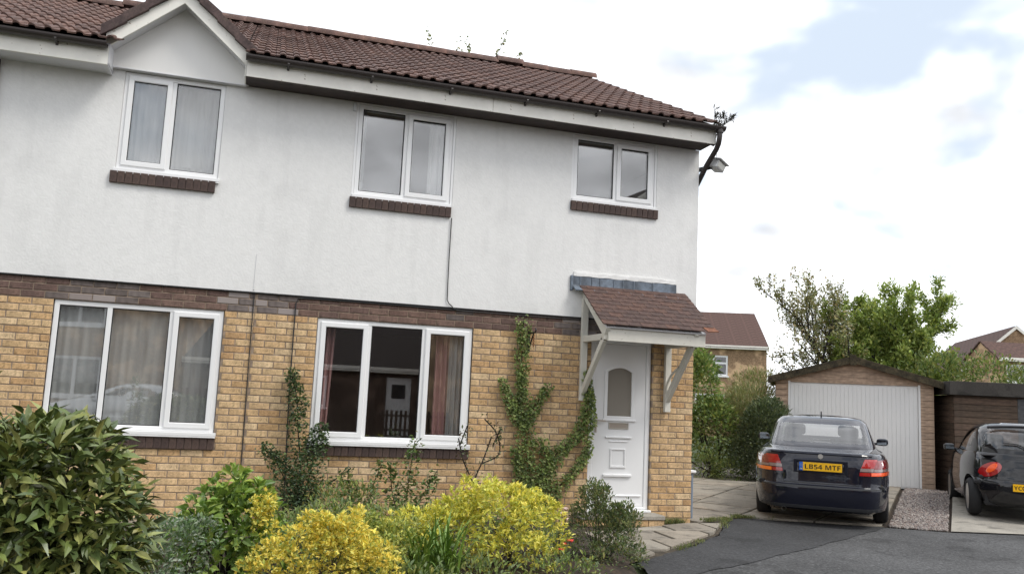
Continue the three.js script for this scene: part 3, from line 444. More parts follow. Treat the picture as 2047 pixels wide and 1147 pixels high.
// ---- eaves and gable of the left house
{
  const dy = -0.09;
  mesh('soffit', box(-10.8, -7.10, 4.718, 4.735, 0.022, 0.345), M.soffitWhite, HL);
  mesh('fascia', rbox(-10.8, -7.105, 4.70, 4.90, 0.345, 0.372, 0.004), M.fascia, HL);
  gutterRun(HL, -10.8, -7.11, 4.912, 0.435);
  const sl = (x0, x1, y) => { const g = extrudeXY([[0.335, 4.99], [0.335, 5.01], [-3.99, 7.145], [-8.45, 4.97], [-8.45, 4.84], [0.335, 4.84]].map(([z, yy]) => [-z, yy]), 0, x1 - x0); g.rotateY(Math.PI / 2); g.translate(x0, y, 0); return g; };
  const back = (x0, x1, y) => { const g = extrudeXY([[0.0, 5.195], [-3.99, 7.145], [-8.45, 4.97], [-8.45, 4.84], [0.0, 4.84]].map(([z, yy]) => [-z, yy]), 0, x1 - x0); g.rotateY(Math.PI / 2); g.translate(x0, y, 0); return g; };
  const roof = mesh('roof', [sl(-10.8, -7.14, dy), back(-7.138, -6.42, dy), back(-6.415, -5.722, 0), sl(-5.72, -5.4205, 0)], M.deck, HL);
  romanRoof(roof, -10.8, -6.42, EAVE + dy, ZE, 14, (x, y, z) => x > -7.15 && z > -0.05);
  romanRoof(roof, -6.415, -5.42, EAVE, ZE, 14, (x, y, z) => z > -0.2 && x < -5.72);
  ridgeTiles(roof, -10.8, -6.42, 7.235 + dy, -4.0, 7); ridgeTiles(roof, -6.415, -5.42, 7.235, -4.0, -1);
  // gable
  const cx = -6.415, sp = 0.86;
  const tri = (hw, yb, ya, z0, z1) => extrudeXY([[cx - hw, yb], [cx + hw, yb], [cx, ya]], z0, z1);
  const gb = mesh('gable', tri(0.72, 4.80, 4.80 + 0.72 * 1.03, 0.022, 0.060), M.board, HL);
  for (let i = 0; i < 14; i++) { const x = cx - 0.70 + i * 0.1 + 0.05, half = 0.0492, top = (q) => 4.975 + sp * (0.69 - Math.abs(q - cx)); const pts = [[x - half, 4.795], [x + half, 4.795], [x + half, top(x + half)], ...(Math.abs(x - cx) < 0.06 ? [[cx, top(cx)]] : []), [x - half, top(x - half)]]; mesh('gable_plank', extrudeXY(pts, 0.061, 0.080, 0.002), M.board, gb); }
  mesh('gable_sill', rbox(cx - 0.70, cx + 0.70, 4.782, 4.796, 0.024, 0.088, 0.003), M.soffitWhite, gb);
  for (const s of [-1, 1]) { // bargeboards, verge tiles, slopes
    const e = 0.735, yb = 4.925, P = (u, dyy) => [cx + s * u, yb + sp * (e - u) + dyy];
    mesh('bargeboard', extrudeXY(s < 0 ? [P(e, -0.03), P(0.0, -0.03), P(0.0, 0.15), P(e, 0.15)] : [P(0, -0.03), P(e, -0.03), P(e, 0.15), P(0, 0.15)], 0.30, 0.325, 0.003), M.fascia, gb);
    mesh('gable_soffit', extrudeXY(s < 0 ? [P(e, 0.0), P(0.0, 0.0), P(0.0, 0.03), P(e, 0.03)] : [P(0, 0.0), P(e, 0.0), P(e, 0.03), P(0, 0.03)], 0.082, 0.299), M.soffitWhite, gb);
    mesh('gable_slope', extrudeXY(s < 0 ? [P(e + 0.03, 0.15), P(0.0, 0.15), P(0.0, 0.20), P(e + 0.03, 0.20)] : [P(0, 0.15), P(e + 0.03, 0.15), P(e + 0.03, 0.20), P(0, 0.20)], -1.3, 0.30), M.tiles[1], gb);
    for (let k = 0; k < 4; k++) { const u0 = e + 0.05 - k * 0.20, u1 = u0 - 0.235, lift = 0.008; const q = [[u0, 0.115 + lift * 2.4], [u1, 0.115], [u1, 0.225], [u0, 0.225 + lift * 2.6]].map(([u, d]) => P(Math.max(u, 0), d)); mesh('verge_tile', extrudeXY(s < 0 ? q : q.slice().reverse(), 0.326, 0.372 + k * 0.0006, 0.003), M.verge[k & 1], gb);
      for (let r = 0; r < 4; r++) { const z1 = 0.325 - r * 0.3, z0 = z1 - 0.29; const q2 = [[u0, 0.205 + lift * 2.4], [u1, 0.205], [u1, 0.226], [u0, 0.226 + lift * 2.4]].map(([u, d]) => P(Math.max(u, 0), d)); mesh('roof_tile', extrudeXY(s < 0 ? q2 : q2.slice().reverse(), z0, z1), pick(M.tiles), gb); } }
  }
  for (let k = 0; k < 4; k++) { const g = new THREE.CylinderGeometry(0.11, 0.11, 0.42, 10, 1, true, -Math.PI / 2, Math.PI); g.rotateX(-Math.PI / 2); const m = mesh('ridge_tile', metric(g), pick(M.tiles), gb); m.position.set(cx, 4.925 + sp * 0.735 + 0.185, 0.17 - k * 0.42); }
  mesh('corner_box', rbox(-7.135, -7.10, 4.705, 4.95, 0.03, 0.335, 0.004), M.soffitWhite, gb); mesh('corner_box', rbox(-5.735, -5.722, 4.80, 5.0, 0.03, 0.335, 0.004), M.fascia, gb);
  mesh('downpipe', tube([[-8.20, 4.70, 0.06], [-8.20, 2.6, 0.06], [-8.20, 0.1, 0.06]], 0.034, 20, 10), M.gutter, HL);
}
// ---- door canopy
{
  const can = mesh('door_canopy', [bar([-1.53, 2.80, 0.03], [-1.53, 2.245, 0.76], 0.055, 0.12), bar([-0.39, 2.80, 0.03], [-0.39, 2.245, 0.76], 0.055, 0.12), rbox(-1.56, -0.36, 2.70, 2.80, 0.022, 0.06)], M.whiteWood, HR);
  mesh('fascia', [rbox(-1.52, -0.27, 2.155, 2.30, 0.745, 0.772, 0.004)], M.whiteWood, can);
  mesh('deck', bar([-0.92, 2.835, 0.03], [-0.92, 2.305, 0.80], 1.28, 0.016), M.soffitWhite, can);
  mesh('ceiling_board', rbox(-1.50, -0.42, 2.235, 2.247, 0.03, 0.74), M.soffitWhite, can);
  const post = (x, y0) => mesh('post', rbox(x - 0.04, x + 0.04, y0, 2.72, 0.022, 0.075, 0.006), M.whiteWood, can);
  post(-1.53, 1.46); post(-0.39, 1.37);
  mesh('tie', bar([-1.53, 2.21, 0.07], [-1.53, 2.205, 0.74], 0.05, 0.075), M.whiteWood, can); mesh('tie', bar([-0.39, 2.20, 0.07], [-0.39, 2.195, 0.74], 0.05, 0.075), M.whiteWood, can);
  mesh('brace', bar([-1.53, 1.555, 0.05], [-1.53, 2.18, 0.68], 0.05, 0.075), M.whiteWood, can); mesh('brace', bar([-0.39, 1.52, 0.05], [-0.39, 2.165, 0.66], 0.05, 0.085), M.whiteWood, can);
  mesh('curved_brace', tube([[-0.415, 1.60, 0.08], [-0.42, 1.72, 0.11], [-0.42, 1.83, 0.22], [-0.415, 1.92, 0.40]], 0.016, 16, 7), M.whiteWood, can);
  const a = Math.atan2(0.53, 0.79), gauge = 0.098, nx = 9;
  for (let r = 0; r < 10; r++) for (let i = 0; i < nx + (r & 1); i++) {
    const w = 0.163, xa = Math.max(-1.615, -1.615 + (i - (r & 1) * 0.5) * w), xb = Math.min(-0.15, -1.615 + (i + 1 - (r & 1) * 0.5) * w); if (xb - xa < 0.04) continue;
    const broken = r === 0 && i === nx - 1; const s = r * gauge, g = rbox(-(xb - xa) / 2 + 0.0015, (xb - xa) / 2 - 0.0015, 0, 0.20, 0, 0.013, 0.003);
    const m = mesh('canopy_tile', g, broken ? M.tileBroken : pick(M.canopyTile), can); m.position.set((xa + xb) / 2, 2.305 + s * Math.sin(a) + 0.027, 0.835 - s * Math.cos(a)); m.rotation.set(-(Math.PI / 2 - a) - 0.07 + rr(-0.012, 0.012), 0, rr(-0.012, 0.012)); if (broken) { m.rotation.z = 0.16; m.position.x += 0.03; } if (r === 0 && i === 3) m.rotation.z = -0.035;
  }
  // lead flashing dressed in bays, with welts
  mesh('flashing', (() => { const prof = [[0.021, 2.985], [0.034, 2.985], [0.036, 2.875], [0.06, 2.850], [0.155, 2.800], [0.150, 2.790], [0.05, 2.835], [0.021, 2.855]]; const g = extrudeXY(prof.map(([z, y]) => [-z, y]), 0, 1.415); g.rotateY(Math.PI / 2); g.translate(-1.70, 0, 0); return g; })(), M.lead, can);
  for (const x of [-1.60, -1.45, -1.34, -1.15, -1.03, -0.88, -0.62]) mesh('welt', rbox(x - 0.007, x + 0.007, 2.872, 2.98, 0.030, 0.042, 0.004), M.lead, can);
  mesh('flashing_end', rbox(-1.735, -1.70, 2.80, 2.99, 0.021, 0.05, 0.008), M.lead, can);
  mesh('mortar_fillet', (() => { const g = new THREE.BoxGeometry(1.40, 0.05, 0.02, 40, 3, 1), p = g.attributes.position; for (let i = 0; i < p.count; i++) p.setXYZ(i, p.getX(i), p.getY(i) + 0.012 * (N1(p.getX(i) * 14 + 60, p.getY(i) * 30 + 9, 251) - 0.5), p.getZ(i) + 0.008 * (N2(p.getX(i) * 30 + 60, p.getY(i) * 30 + 9, 251))); g.computeVertexNormals(); g.translate(-0.99, 3.012, 0.024); return metric(g); })(), M.render, can);
}
// ---- cables, brackets, small fittings
{
  const c = (pts, r = 0.006) => mesh('cable', tube(pts, r, 60, 6), M.black, HR);
  c([[-3.27, 3.54, 0.036], [-3.272, 3.0, 0.034], [-3.268, 2.62, 0.034], [-3.262, 2.54, 0.034], [-3.20, 2.485, 0.034], [-3.12, 2.448, 0.022], [-2.4, 2.445, 0.018], [-1.5, 2.446, 0.018]]);
  c([[-3.13, 2.449, 0.016], [-4.0, 2.455, 0.016], [-4.85, 2.452, 0.016], [-4.95, 2.44, 0.016], [-4.985, 2.38, 0.016], [-4.98, 1.4, 0.016], [-4.955, 0.5, 0.016], [-4.95, 0.05, 0.016]], 0.008);
  mesh('cable', tube([[-5.45, 2.90, 0.0225], [-5.452, 2.5, 0.0225]], 0.0022, 8, 5), M.greyPlastic, HR);
  c([[-5.452, 2.50, 0.024], [-5.44, 2.44, 0.012], [-5.43, 1.2, 0.010], [-5.42, 0.1, 0.010]], 0.0055);
  const bracket = (P, x, y, chain) => { const b = mesh('hanging_basket_bracket', [box(x - 0.012, x + 0.012, y - 0.22, y + 0.02, 0.0, 0.012), bar([x, y, 0.01], [x + 0.0, y, 0.22], 0.012, 0.02), bar([x, y - 0.19, 0.01], [x, y - 0.01, 0.17], 0.012, 0.02), tube([[x, y, 0.21], [x, y + 0.0, 0.24], [x, y + 0.03, 0.255], [x, y + 0.05, 0.235]], 0.009, 10, 6)], M.black, P);
    if (chain) for (let i = 0; i < 8; i++) { const t = new THREE.TorusGeometry(0.011, 0.0035, 5, 8); t.rotateY((i & 1) * Math.PI / 2); t.translate(x + 0.01, y - 0.035 - i * 0.017, 0.15); mesh('chain_link', metric(t), M.rust, b); } };
  bracket(HR, -2.225, 2.235, true); bracket(HL, -8.02, 2.24, false);
  mesh('waste_pipe', [tube([[0.06, 0.06, -0.12], [0.06, 0.3, -0.12], [0.06, 0.62, -0.12]], 0.028, 6, 10)], M.pipeGrey, HR);
  mesh('pipe_cap', [rbox(0.015, 0.11, 0.62, 0.655, -0.17, -0.07, 0.01)], M.upvc, HR);
  mesh('phone_box', rbox(-4.515, -4.475, 4.68, 4.79, 0.022, 0.05, 0.008), M.greyPlastic, HR);
}
settle(HR, -2.71, 0, 0); settle(HL, -8.1, 0, 0);

// curtains
function curtain(name, label, x0, x1, y0, y1, z, amp, waves, mat, flare = 0, group) {
  const nx = 90, pos = [], idx = [], uv = [], ph = R() * 6;
  for (let j = 0; j <= 8; j++) for (let i = 0; i <= nx; i++) { const u = i / nx, v = j / 8, w = 1 + flare * v; pos.push(mix(x0, x1, u * w), mix(y1, y0, v), z + amp * Math.sin(u * waves * 6.283 + ph + 0.3 * Math.sin(v * 3)) * (0.7 + 0.3 * Math.sin(u * 17))); uv.push(u * (x1 - x0), v * (y1 - y0)); }
  for (let j = 0; j < 8; j++) for (let i = 0; i < nx; i++) { const a = j * (nx + 1) + i; idx.push(a, a + 1, a + nx + 1, a + 1, a + nx + 2, a + nx + 1); }
  const m = mesh(numbered(name), geo(pos, idx, uv), mat, scene); tag(m, label, 'curtain', group); return m;
}
curtain('net_curtain', 'grey net curtain filling the wide ground floor window behind the bush', -7.45, -5.70, 0.92, 2.3, -0.115, 0.010, 22, M.netGrey);
curtain('net_curtain', 'pale net curtain in the upper window under the white gable', -7.0, -5.9, 3.65, 4.72, -0.12, 0.007, 18, M.net);
curtain('net_curtain', 'thin pale net gathered at one edge of the tall upper window', -4.46, -4.33, 3.65, 4.79, -0.13, 0.015, 3, M.net);
curtain('net_curtain', 'pale net drawn to the opening sash of the tall upper window', -3.56, -3.28, 3.65, 4.79, -0.13, 0.015, 4, M.net);
curtain('pink_curtain', 'dusty pink curtain tied at the far edge of the three-pane window', -4.70, -4.50, 0.9, 2.3, -0.20, 0.03, 3, M.pink, -0.2);
curtain('pink_curtain', 'dusty pink curtain beside the pale net in the three-pane window', -3.32, -3.14, 0.9, 2.3, -0.22, 0.03, 3, M.pink, 0.1);
curtain('net_curtain', 'pale net hanging beside the pink curtain in the three-pane window', -3.16, -2.93, 0.9, 2.3, -0.16, 0.02, 4, M.netGrey);
// ---------------------------------------------------------------- garages
function place(o, x, y, z, ry) { o.position.set(x, y, z); o.rotation.y = ry; return o; }
{ // timber garage, local x across the front (0 = middle), front at z = 0
  const g = thing('garage', 'timber clad garage with white up-and-over door and shallow pitched roof', 'garage');
  place(g, 5.75, 0.11, -4.20, -0.60);
  const W2 = 1.42, H = 1.98, Dp = 4.6, rise = 0.40, dw = 1.15, dh = 1.93;
  mesh('wall', [box(-W2 + 0.02, -dw - 0.002, 0, H, -0.06, -0.015), box(dw + 0.002, W2 - 0.02, 0, H, -0.06, -0.015), box(-W2 + 0.02, -W2 + 0.06, 0, H, -Dp, -0.06), box(W2 - 0.06, W2 - 0.02, 0, H, -Dp, -0.06), box(-W2 + 0.02, W2 - 0.02, 0, H, -Dp - 0.04, -Dp)], M.timberDark[0], g);
  const planks = (x0, x1, y0, y1, p, z, ori) => { for (let y = y0; y < y1 - 0.02; y += p) { const q = rbox(x0, x1, 0, Math.min(p - 0.006, y1 - y), -0.012, 0.008, 0.004); const m = mesh('plank', q, pick(M.timber), g); if (ori) { m.rotation.y = ori; } m.position.set(ori ? z : 0, y, ori ? 0 : z); m.rotation.x = ori ? 0 : -0.02; } };
  planks(-W2, -dw - 0.004, 0.02, H, 0.118, 0); planks(dw + 0.004, W2, 0.02, H, 0.118, 0);
  planks(0.05, Dp, 0.02, H, 0.118, W2, Math.PI / 2); planks(0.05, Dp, 0.02, H, 0.118, -W2, Math.PI / 2);
  { const m = mesh('gable', extrudeXY([[-W2, H - 0.02], [W2, H - 0.02], [0, H + rise]], -0.05, -0.02), M.timberDark[0], g);
    for (let k = 0; k < 4; k++) { const y0 = dh + 0.01 + k * 0.118, y1 = y0 + 0.112, hw = (y) => Math.max(0.02, W2 * (1 - Math.max(0, y - H + 0.01) / rise)); mesh('plank', extrudeXY([[-hw(y0), y0], [hw(y0), y0], [hw(y1), y1], [-hw(y1), y1]], -0.012, 0.008, 0.003), pick(M.timber), m); } }
  const door = mesh('door', rbox(-dw, dw, 0.02, dh + 0.05, -0.045, -0.02, 0.004), M.garageDoor, g); mesh('rear_gable', extrudeXY([[-W2, H - 0.02], [W2, H - 0.02], [0, H + rise]], -Dp - 0.04, -Dp), M.timberDark[0], g);
  for (let i = 0; i < 30; i++) { const x = -dw + 0.0385 + i * 0.0766; mesh('door_rib', rbox(x - 0.036, x + 0.036, 0.05, dh - 0.03, -0.022, -0.014, 0.003), M.garageDoor, door); }
  mesh('door_handle', rbox(-0.06, 0.06, 0.85, 0.88, -0.012, 0.02, 0.006), M.black, door);
  mesh('door_frame', [rbox(-dw - 0.04, -dw, 0.0, dh + 0.03, -0.012, 0.012, 0.003), rbox(dw, dw + 0.04, 0.0, dh + 0.03, -0.012, 0.012, 0.003)], M.garageDoor, g);
  for (const s of [-1, 1]) { const sy = (u) => H + rise * (1 - u / W2) + 0.02; const ex = W2 + 0.15;
    const q = [[0, sy(0) - 0.06], [s * ex, sy(ex) - 0.06], [s * ex, sy(ex) + 0.07], [0, sy(0) + 0.07]]; mesh('bargeboard', extrudeXY(s > 0 ? q : q.slice().reverse(), 0.10, 0.135, 0.003), M.garageTrim, g);
    const r = [[0, sy(0) + 0.02], [s * ex, sy(ex) + 0.02], [s * ex, sy(ex) + 0.06], [0, sy(0) + 0.06]]; mesh('roof', extrudeXY(s > 0 ? r : r.slice().reverse(), -Dp - 0.1, 0.099), M.garageTrim, g); }
  mesh('finial', rbox(-0.055, 0.055, H + rise - 0.09, H + rise + 0.115, 0.1355, 0.15, 0.004), M.garageTrim, g);
}
{ // flat garage beside it
  const g = thing('garage', 'dark brown boarded flat roofed garage behind the small hatchback', 'garage');
  place(g, 8.62, 0.08, -2.35, -0.42);
  const W2 = 1.72, H = 1.83;
  mesh('wall', [box(-W2 + 0.02, W2 - 0.02, 0, H, -4.5, -0.02)], M.timberDark[1], g);
  for (const [a, b] of [[-W2, -0.62], [0.62, W2]]) for (let y = 0.02; y < H - 0.05; y += 0.118) { const m = mesh('plank', rbox(a, b, 0, 0.112, -0.018, 0.008, 0.004), pick(M.timberDark), g); m.position.set(0, y, 0); m.rotation.x = -0.03; }
  mesh('door', rbox(-0.615, 0.615, 0.02, H - 0.03, -0.02, -0.004, 0.004), std(lin(0.085, 0.085, 0.09), 0.6, { map: T.wood }), g);
  for (let y = 0.02; y < H - 0.1; y += 0.118) { const m = mesh('plank', rbox(-4.3, -0.03, 0, 0.112, -0.018, 0.008, 0.004), pick(M.timberDark), g); m.rotation.y = -Math.PI / 2; m.position.set(-W2, y, 0.0); m.rotation.order = 'YXZ'; m.scale.x = 1; }
  mesh('fascia', [rbox(-W2 - 0.1, W2 + 0.1, H, H + 0.25, 0.05, 0.10, 0.006), rbox(-W2 - 0.1, -W2 - 0.055, H + 0.002, H + 0.248, -4.6, 0.049, 0.006), rbox(W2 + 0.055, W2 + 0.1, H + 0.002, H + 0.248, -4.6, 0.049, 0.006)], M.felt, g);
  mesh('roof', box(-W2 - 0.054, W2 + 0.054, H + 0.12, H + 0.22, -4.6, 0.049), M.felt, g);
}

// ---------------------------------------------------------------- cars
M.navy = phy(lin(0.006, 0.007, 0.016), 0.5, { specularIntensity: 0.15, clearcoat: 1, clearcoatRoughness: 0.03 });
M.blackPaint = phy(lin(0.007, 0.007, 0.009), 0.5, { specularIntensity: 0.15, clearcoat: 1, clearcoatRoughness: 0.03 });
M.silver = phy(lin(0.55, 0.56, 0.57), 0.3, { metalness: 0.5, clearcoat: 1, clearcoatRoughness: 0.05 });
M.bumper = std(lin(0.022, 0.023, 0.026), 0.5);
M.carGlass = phy(lin(0.97, 0.98, 0.98), 0.0, { transmission: 1, ior: 1.9, thickness: 0 });
M.mirror = phy(lin(0.20, 0.22, 0.24), 0.05, { metalness: 1 });
M.cabin = std(lin(0.03, 0.03, 0.033), 0.9);
M.lampRed = phy(lin(0.36, 0.008, 0.008), 0.12, { clearcoat: 1 });
M.lampDark = phy(lin(0.20, 0.006, 0.008), 0.12, { clearcoat: 1 });
M.lampClear = phy(lin(0.26, 0.19, 0.18), 0.15, { clearcoat: 1 });
M.reflector = phy(lin(0.95, 0.10, 0.008), 0.2, { clearcoat: 1 });
M.reflectorAmber = phy(lin(0.95, 0.20, 0.01), 0.2, { clearcoat: 1 });
function plateTex(text, band) {
  const c = document.createElement('canvas'); c.width = 520; c.height = 112; const x = c.getContext('2d');
  x.fillStyle = '#f2b90c'; x.fillRect(0, 0, 520, 112); let l = 14; if (band) { x.fillStyle = '#1d5fc4'; x.fillRect(0, 0, 46, 112); x.fillStyle = '#f4e15a'; x.font = 'bold 22px sans-serif'; x.textAlign = 'center'; x.fillText('GB', 23, 98); for (let i = 0; i < 12; i++) { x.beginPath(); x.arc(23 + 14 * Math.cos(i * Math.PI / 6), 40 + 14 * Math.sin(i * Math.PI / 6), 2, 0, 7); x.fill(); } l = 60; }
  x.fillStyle = '#14110c'; x.font = 'bold 86px sans-serif'; x.textAlign = 'left'; x.textBaseline = 'middle'; const w = x.measureText(text).width, room = band ? 448 : 495;
  x.save(); x.translate(l, 59); x.scale(band ? room / w : Math.min(1, room / w), 1.0); x.fillText(text, 0, 0); x.restore();
  const t = new THREE.CanvasTexture(c); t.colorSpace = THREE.SRGBColorSpace; return t;
}
function car(g, P, paint) {
  // P.body: [y, halfwidth, rear z, front z]; P.top: greenhouse levels; P.n, P.nt: squareness in plan
  const at = (lv, n) => (th) => { const [y, w, zr, zf] = lv, c = Math.cos(th), s = Math.sin(th), l = (zr - zf) / 2, zc = (zr + zf) / 2; return [Math.sign(c) * Math.abs(c) ** (2 / n) * w, y, zc + Math.sign(s) * Math.abs(s) ** (2 / n) * l]; };
  const arch = (x, z) => { if (Math.abs(x) < 0.55) return 0; let m = 0; for (const a of P.axles) { const d = z - a, r = P.wr + 0.055; if (Math.abs(d) < r) m = Math.max(m, P.wr + Math.sqrt(r * r - d * d)); } return m; };
  const shape = (p) => { let [x, y, z] = p; const hood = sst(P.hood[0], P.hood[1], z); y -= P.hoodDrop * hood * clamp((y - 0.3) / 0.7) * (y <= P.belt + 0.01 ? 1 : 0); y = Math.max(y, arch(x, z)); return [x, y, z]; };
  const N = 144; const grid = (levels, n, f) => { const pos = [], idx = []; levels.forEach((lv) => { const q = at(lv, n); for (let i = 0; i < N; i++) { const p = f(q(i / N * 2 * Math.PI)); pos.push(...p); } }); for (let j = 0; j < levels.length - 1; j++) for (let i = 0; i < N; i++) { const a = j * N + i, b = j * N + (i + 1) % N; idx.push(a, a + N, b, b, a + N, b + N); } return [pos, idx]; };
  // refine the levels by interpolation for smooth sides
  const fine = (L, k) => { const o = []; for (let i = 0; i < L.length - 1; i++) for (let t = 0; t < k; t++) { const a = t / k, p0 = L[Math.max(0, i - 1)], p1 = L[i], p2 = L[i + 1], p3 = L[Math.min(L.length - 1, i + 2)]; o.push(p1.map((v, q) => { const m = mix(p1[q], p2[q], a), c = 0.5 * (2 * p1[q] + (p2[q] - p0[q]) * a + (2 * p0[q] - 5 * p1[q] + 4 * p2[q] - p3[q]) * a * a + (3 * p1[q] - p0[q] - 3 * p2[q] + p3[q]) * a ** 3); return q === 0 ? m : mix(m, c, 0.55); })); } o.push(L[L.length - 1]); return o; };
  const BL = [...fine(P.body, 3)], TL = fine(P.top, 3);
  const [bp, bi] = grid([...BL, P.top[0].slice()], P.n, shape); { // last ring takes the greenhouse base outline
    const q = at(P.top[0], P.nt); for (let i = 0; i < N; i++) { const p = q(i / N * 2 * Math.PI); const o = (BL.length * N + i) * 3; bp[o] = p[0]; bp[o + 1] = p[1] - 0.002 - P.hoodDrop * 0; bp[o + 2] = p[2]; } }
  const body = mesh('body', geo(bp, bi), paint, g);
  // greenhouse split into glass and metal cells
  const [tp, ti] = grid(TL, P.nt, (p) => p); const V = (i) => [tp[3 * i], tp[3 * i + 1], tp[3 * i + 2]]; const parts = { metal: [], rear: [], front: [], left: [], right: [] };
  for (let k = 0; k < ti.length; k += 6) { const q = [ti[k], ti[k + 1], ti[k + 2], ti[k + 5]].map(V), c = [0, 1, 2].map((a) => (q[0][a] + q[1][a] + q[2][a] + q[3][a]) / 4); const lv = TL.reduce((b, l) => Math.abs(l[0] - c[1]) < Math.abs(b[0] - c[1]) ? l : b); const fr = Math.abs(c[0]) / lv[1], zc = (lv[2] + lv[3]) / 2;
    let where = 'metal'; if (c[1] > P.glass[0] && c[1] < P.glass[1]) { if (fr < P.pillar) where = c[2] > zc ? 'rear' : 'front'; else if (fr > 0.965 && c[2] < lv[2] - P.cp && c[2] > lv[3] + 0.25 && Math.abs(c[2] - P.bpil) > 0.05) where = c[0] > 0 ? 'right' : 'left'; }
    parts[where].push(ti.slice(k, k + 6)); }
  const cell = (list) => { const g0 = geo(tp, list.flat()); const full = geo(tp, ti); g0.setAttribute('normal', full.attributes.normal); return g0.toNonIndexed(); };
  const lid = TL[TL.length - 1]; // roof cap
  const q = at(lid, P.nt), cap = [0, lid[0] + 0.012, (lid[2] + lid[3]) / 2], ci = []; for (let i = 0; i < N; i++) cap.push(...q(i / N * 2 * Math.PI)); for (let i = 0; i < N; i++) ci.push(0, 1 + (i + 1) % N, 1 + i);
  const roof = mesh('roof', [cell(parts.metal), geo(cap, ci).toNonIndexed()], paint, g);
  for (const [k, nm] of [['rear', 'rear_window'], ['front', 'windscreen'], ['left', 'side_window'], ['right', 'side_window']]) if (parts[k].length) mesh(nm, cell(parts[k]), M.carGlass, g);
  // the rear skin as a function of x and y
  const levelAt = (y) => { for (let i = 0; i < BL.length - 1; i++) if (y <= BL[i + 1][0]) { const a = clamp((y - BL[i][0]) / Math.max(1e-6, BL[i + 1][0] - BL[i][0])); return BL[i].map((v, k) => mix(v, BL[i + 1][k], a)); } return BL[BL.length - 1]; };
  const skin = (x, y, front) => { const [, w, zr, zf] = levelAt(y), f = clamp(Math.abs(x) / w, 0, 0.9995), l = (zr - zf) / 2 * (1 - f ** P.n) ** (1 / P.n); return (zr + zf) / 2 + (front ? -l : l); };
  const patch = (name, outline, off, mat, parent = g, nx = 10, ny = 5) => { // outline(u, v) -> [x, y]
    const pos = [], idx = []; const th = 0.02; for (let s = 0; s < 2; s++) for (let j = 0; j <= ny; j++) for (let i = 0; i <= nx; i++) { const [x, y] = outline(i / nx, j / ny), e = 0.012, z = skin(x, y), dzx = (skin(x + e, y) - skin(x - e, y)) / (2 * e), dzy = (skin(x, y + e) - skin(x, y - e)) / (2 * e), n = new THREE.Vector3(-dzx, -dzy, 1).normalize(), o = s ? -th : off; pos.push(x + n.x * o, y + n.y * o, z + n.z * o); }
    const K = (nx + 1) * (ny + 1), id = (i, j, s) => s * K + j * (nx + 1) + i;
    for (let j = 0; j < ny; j++) for (let i = 0; i < nx; i++) { const a = id(i, j, 0), b = id(i + 1, j, 0), c = id(i, j + 1, 0), d = id(i + 1, j + 1, 0); idx.push(a, b, c, b, d, c); }
    for (let i = 0; i < nx; i++) { idx.push(id(i, 0, 0), id(i, 0, 1), id(i + 1, 0, 0), id(i + 1, 0, 0), id(i, 0, 1), id(i + 1, 0, 1)); idx.push(id(i, ny, 0), id(i + 1, ny, 0), id(i, ny, 1), id(i + 1, ny, 0), id(i + 1, ny, 1), id(i, ny, 1)); }
    for (let j = 0; j < ny; j++) { idx.push(id(0, j, 0), id(0, j + 1, 0), id(0, j, 1), id(0, j + 1, 0), id(0, j + 1, 1), id(0, j, 1)); idx.push(id(nx, j, 0), id(nx, j, 1), id(nx, j + 1, 0), id(nx, j + 1, 0), id(nx, j, 1), id(nx, j + 1, 1)); }
    const gm = geo(pos, idx).toNonIndexed(); gm.computeVertexNormals(); return mesh(name, gm, mat, parent); };
  const rect = (x0, x1, y0, y1, sh0 = 0, sh1 = 0) => (u, v) => [mix(x0, x1, u) + mix(sh0, sh1, v), mix(y0, y1, v)];
  // wheels, underside, cabin
  for (const z of P.axles) for (const s of [-1, 1]) { const tg = new THREE.TorusGeometry(P.wr - 0.055, 0.06, 10, 28); tg.scale(1, 1, 1.55); tg.rotateY(Math.PI / 2); const cy = new THREE.CylinderGeometry(P.wr - 0.012, P.wr - 0.012, 0.13, 28); cy.rotateZ(Math.PI / 2); const w = mesh('wheel', [metric(tg), metric(cy)], M.rubber, g); w.position.set(s * (P.track), P.wr, z);
    const rm = new THREE.CylinderGeometry(P.wr - 0.09, P.wr - 0.09, 0.165, 24); rm.rotateZ(Math.PI / 2); mesh('rim', metric(rm), M.steel, w); }
  mesh('underside', [rbox(-0.60, 0.60, 0.19, 0.55, P.body[0][3] + 0.3, P.body[0][2] - 0.06, 0.03), rbox(-P.track - 0.02, P.track + 0.02, 0.50, 0.56, P.body[0][3] + 0.3, P.body[0][2] - 0.12, 0.02)], M.rubber, g);
  mesh('cabin_floor', rbox(-0.66, 0.66, 0.58, 0.64, P.top[0][3] + 0.1, P.top[0][2] - 0.05, 0.02), M.cabin, g);
  mesh('parcel_shelf', rbox(-0.62, 0.62, P.belt - 0.05, P.belt - 0.03, P.top[0][2] - P.shelf, P.top[0][2] - 0.03, 0.01), M.cabin, g);
  for (const [z, xs] of P.seats) for (const x of xs) mesh('seat', [rbox(x - 0.24, x + 0.24, 0.62, P.belt + 0.08, z - 0.07, z + 0.07, 0.06, 3), rbox(x - 0.125, x + 0.125, P.belt + 0.10, P.belt + 0.27, z - 0.05, z + 0.06, 0.05, 3), rbox(x - 0.05, x + 0.05, P.belt + 0.06, P.belt + 0.12, z - 0.015, z + 0.015, 0.01)], M.cabin, g);
  mesh('dashboard', rbox(-0.66, 0.66, P.belt - 0.22, P.belt - 0.03, P.top[0][3] + 0.1, P.top[0][3] + 0.55, 0.05, 2), M.cabin, g);
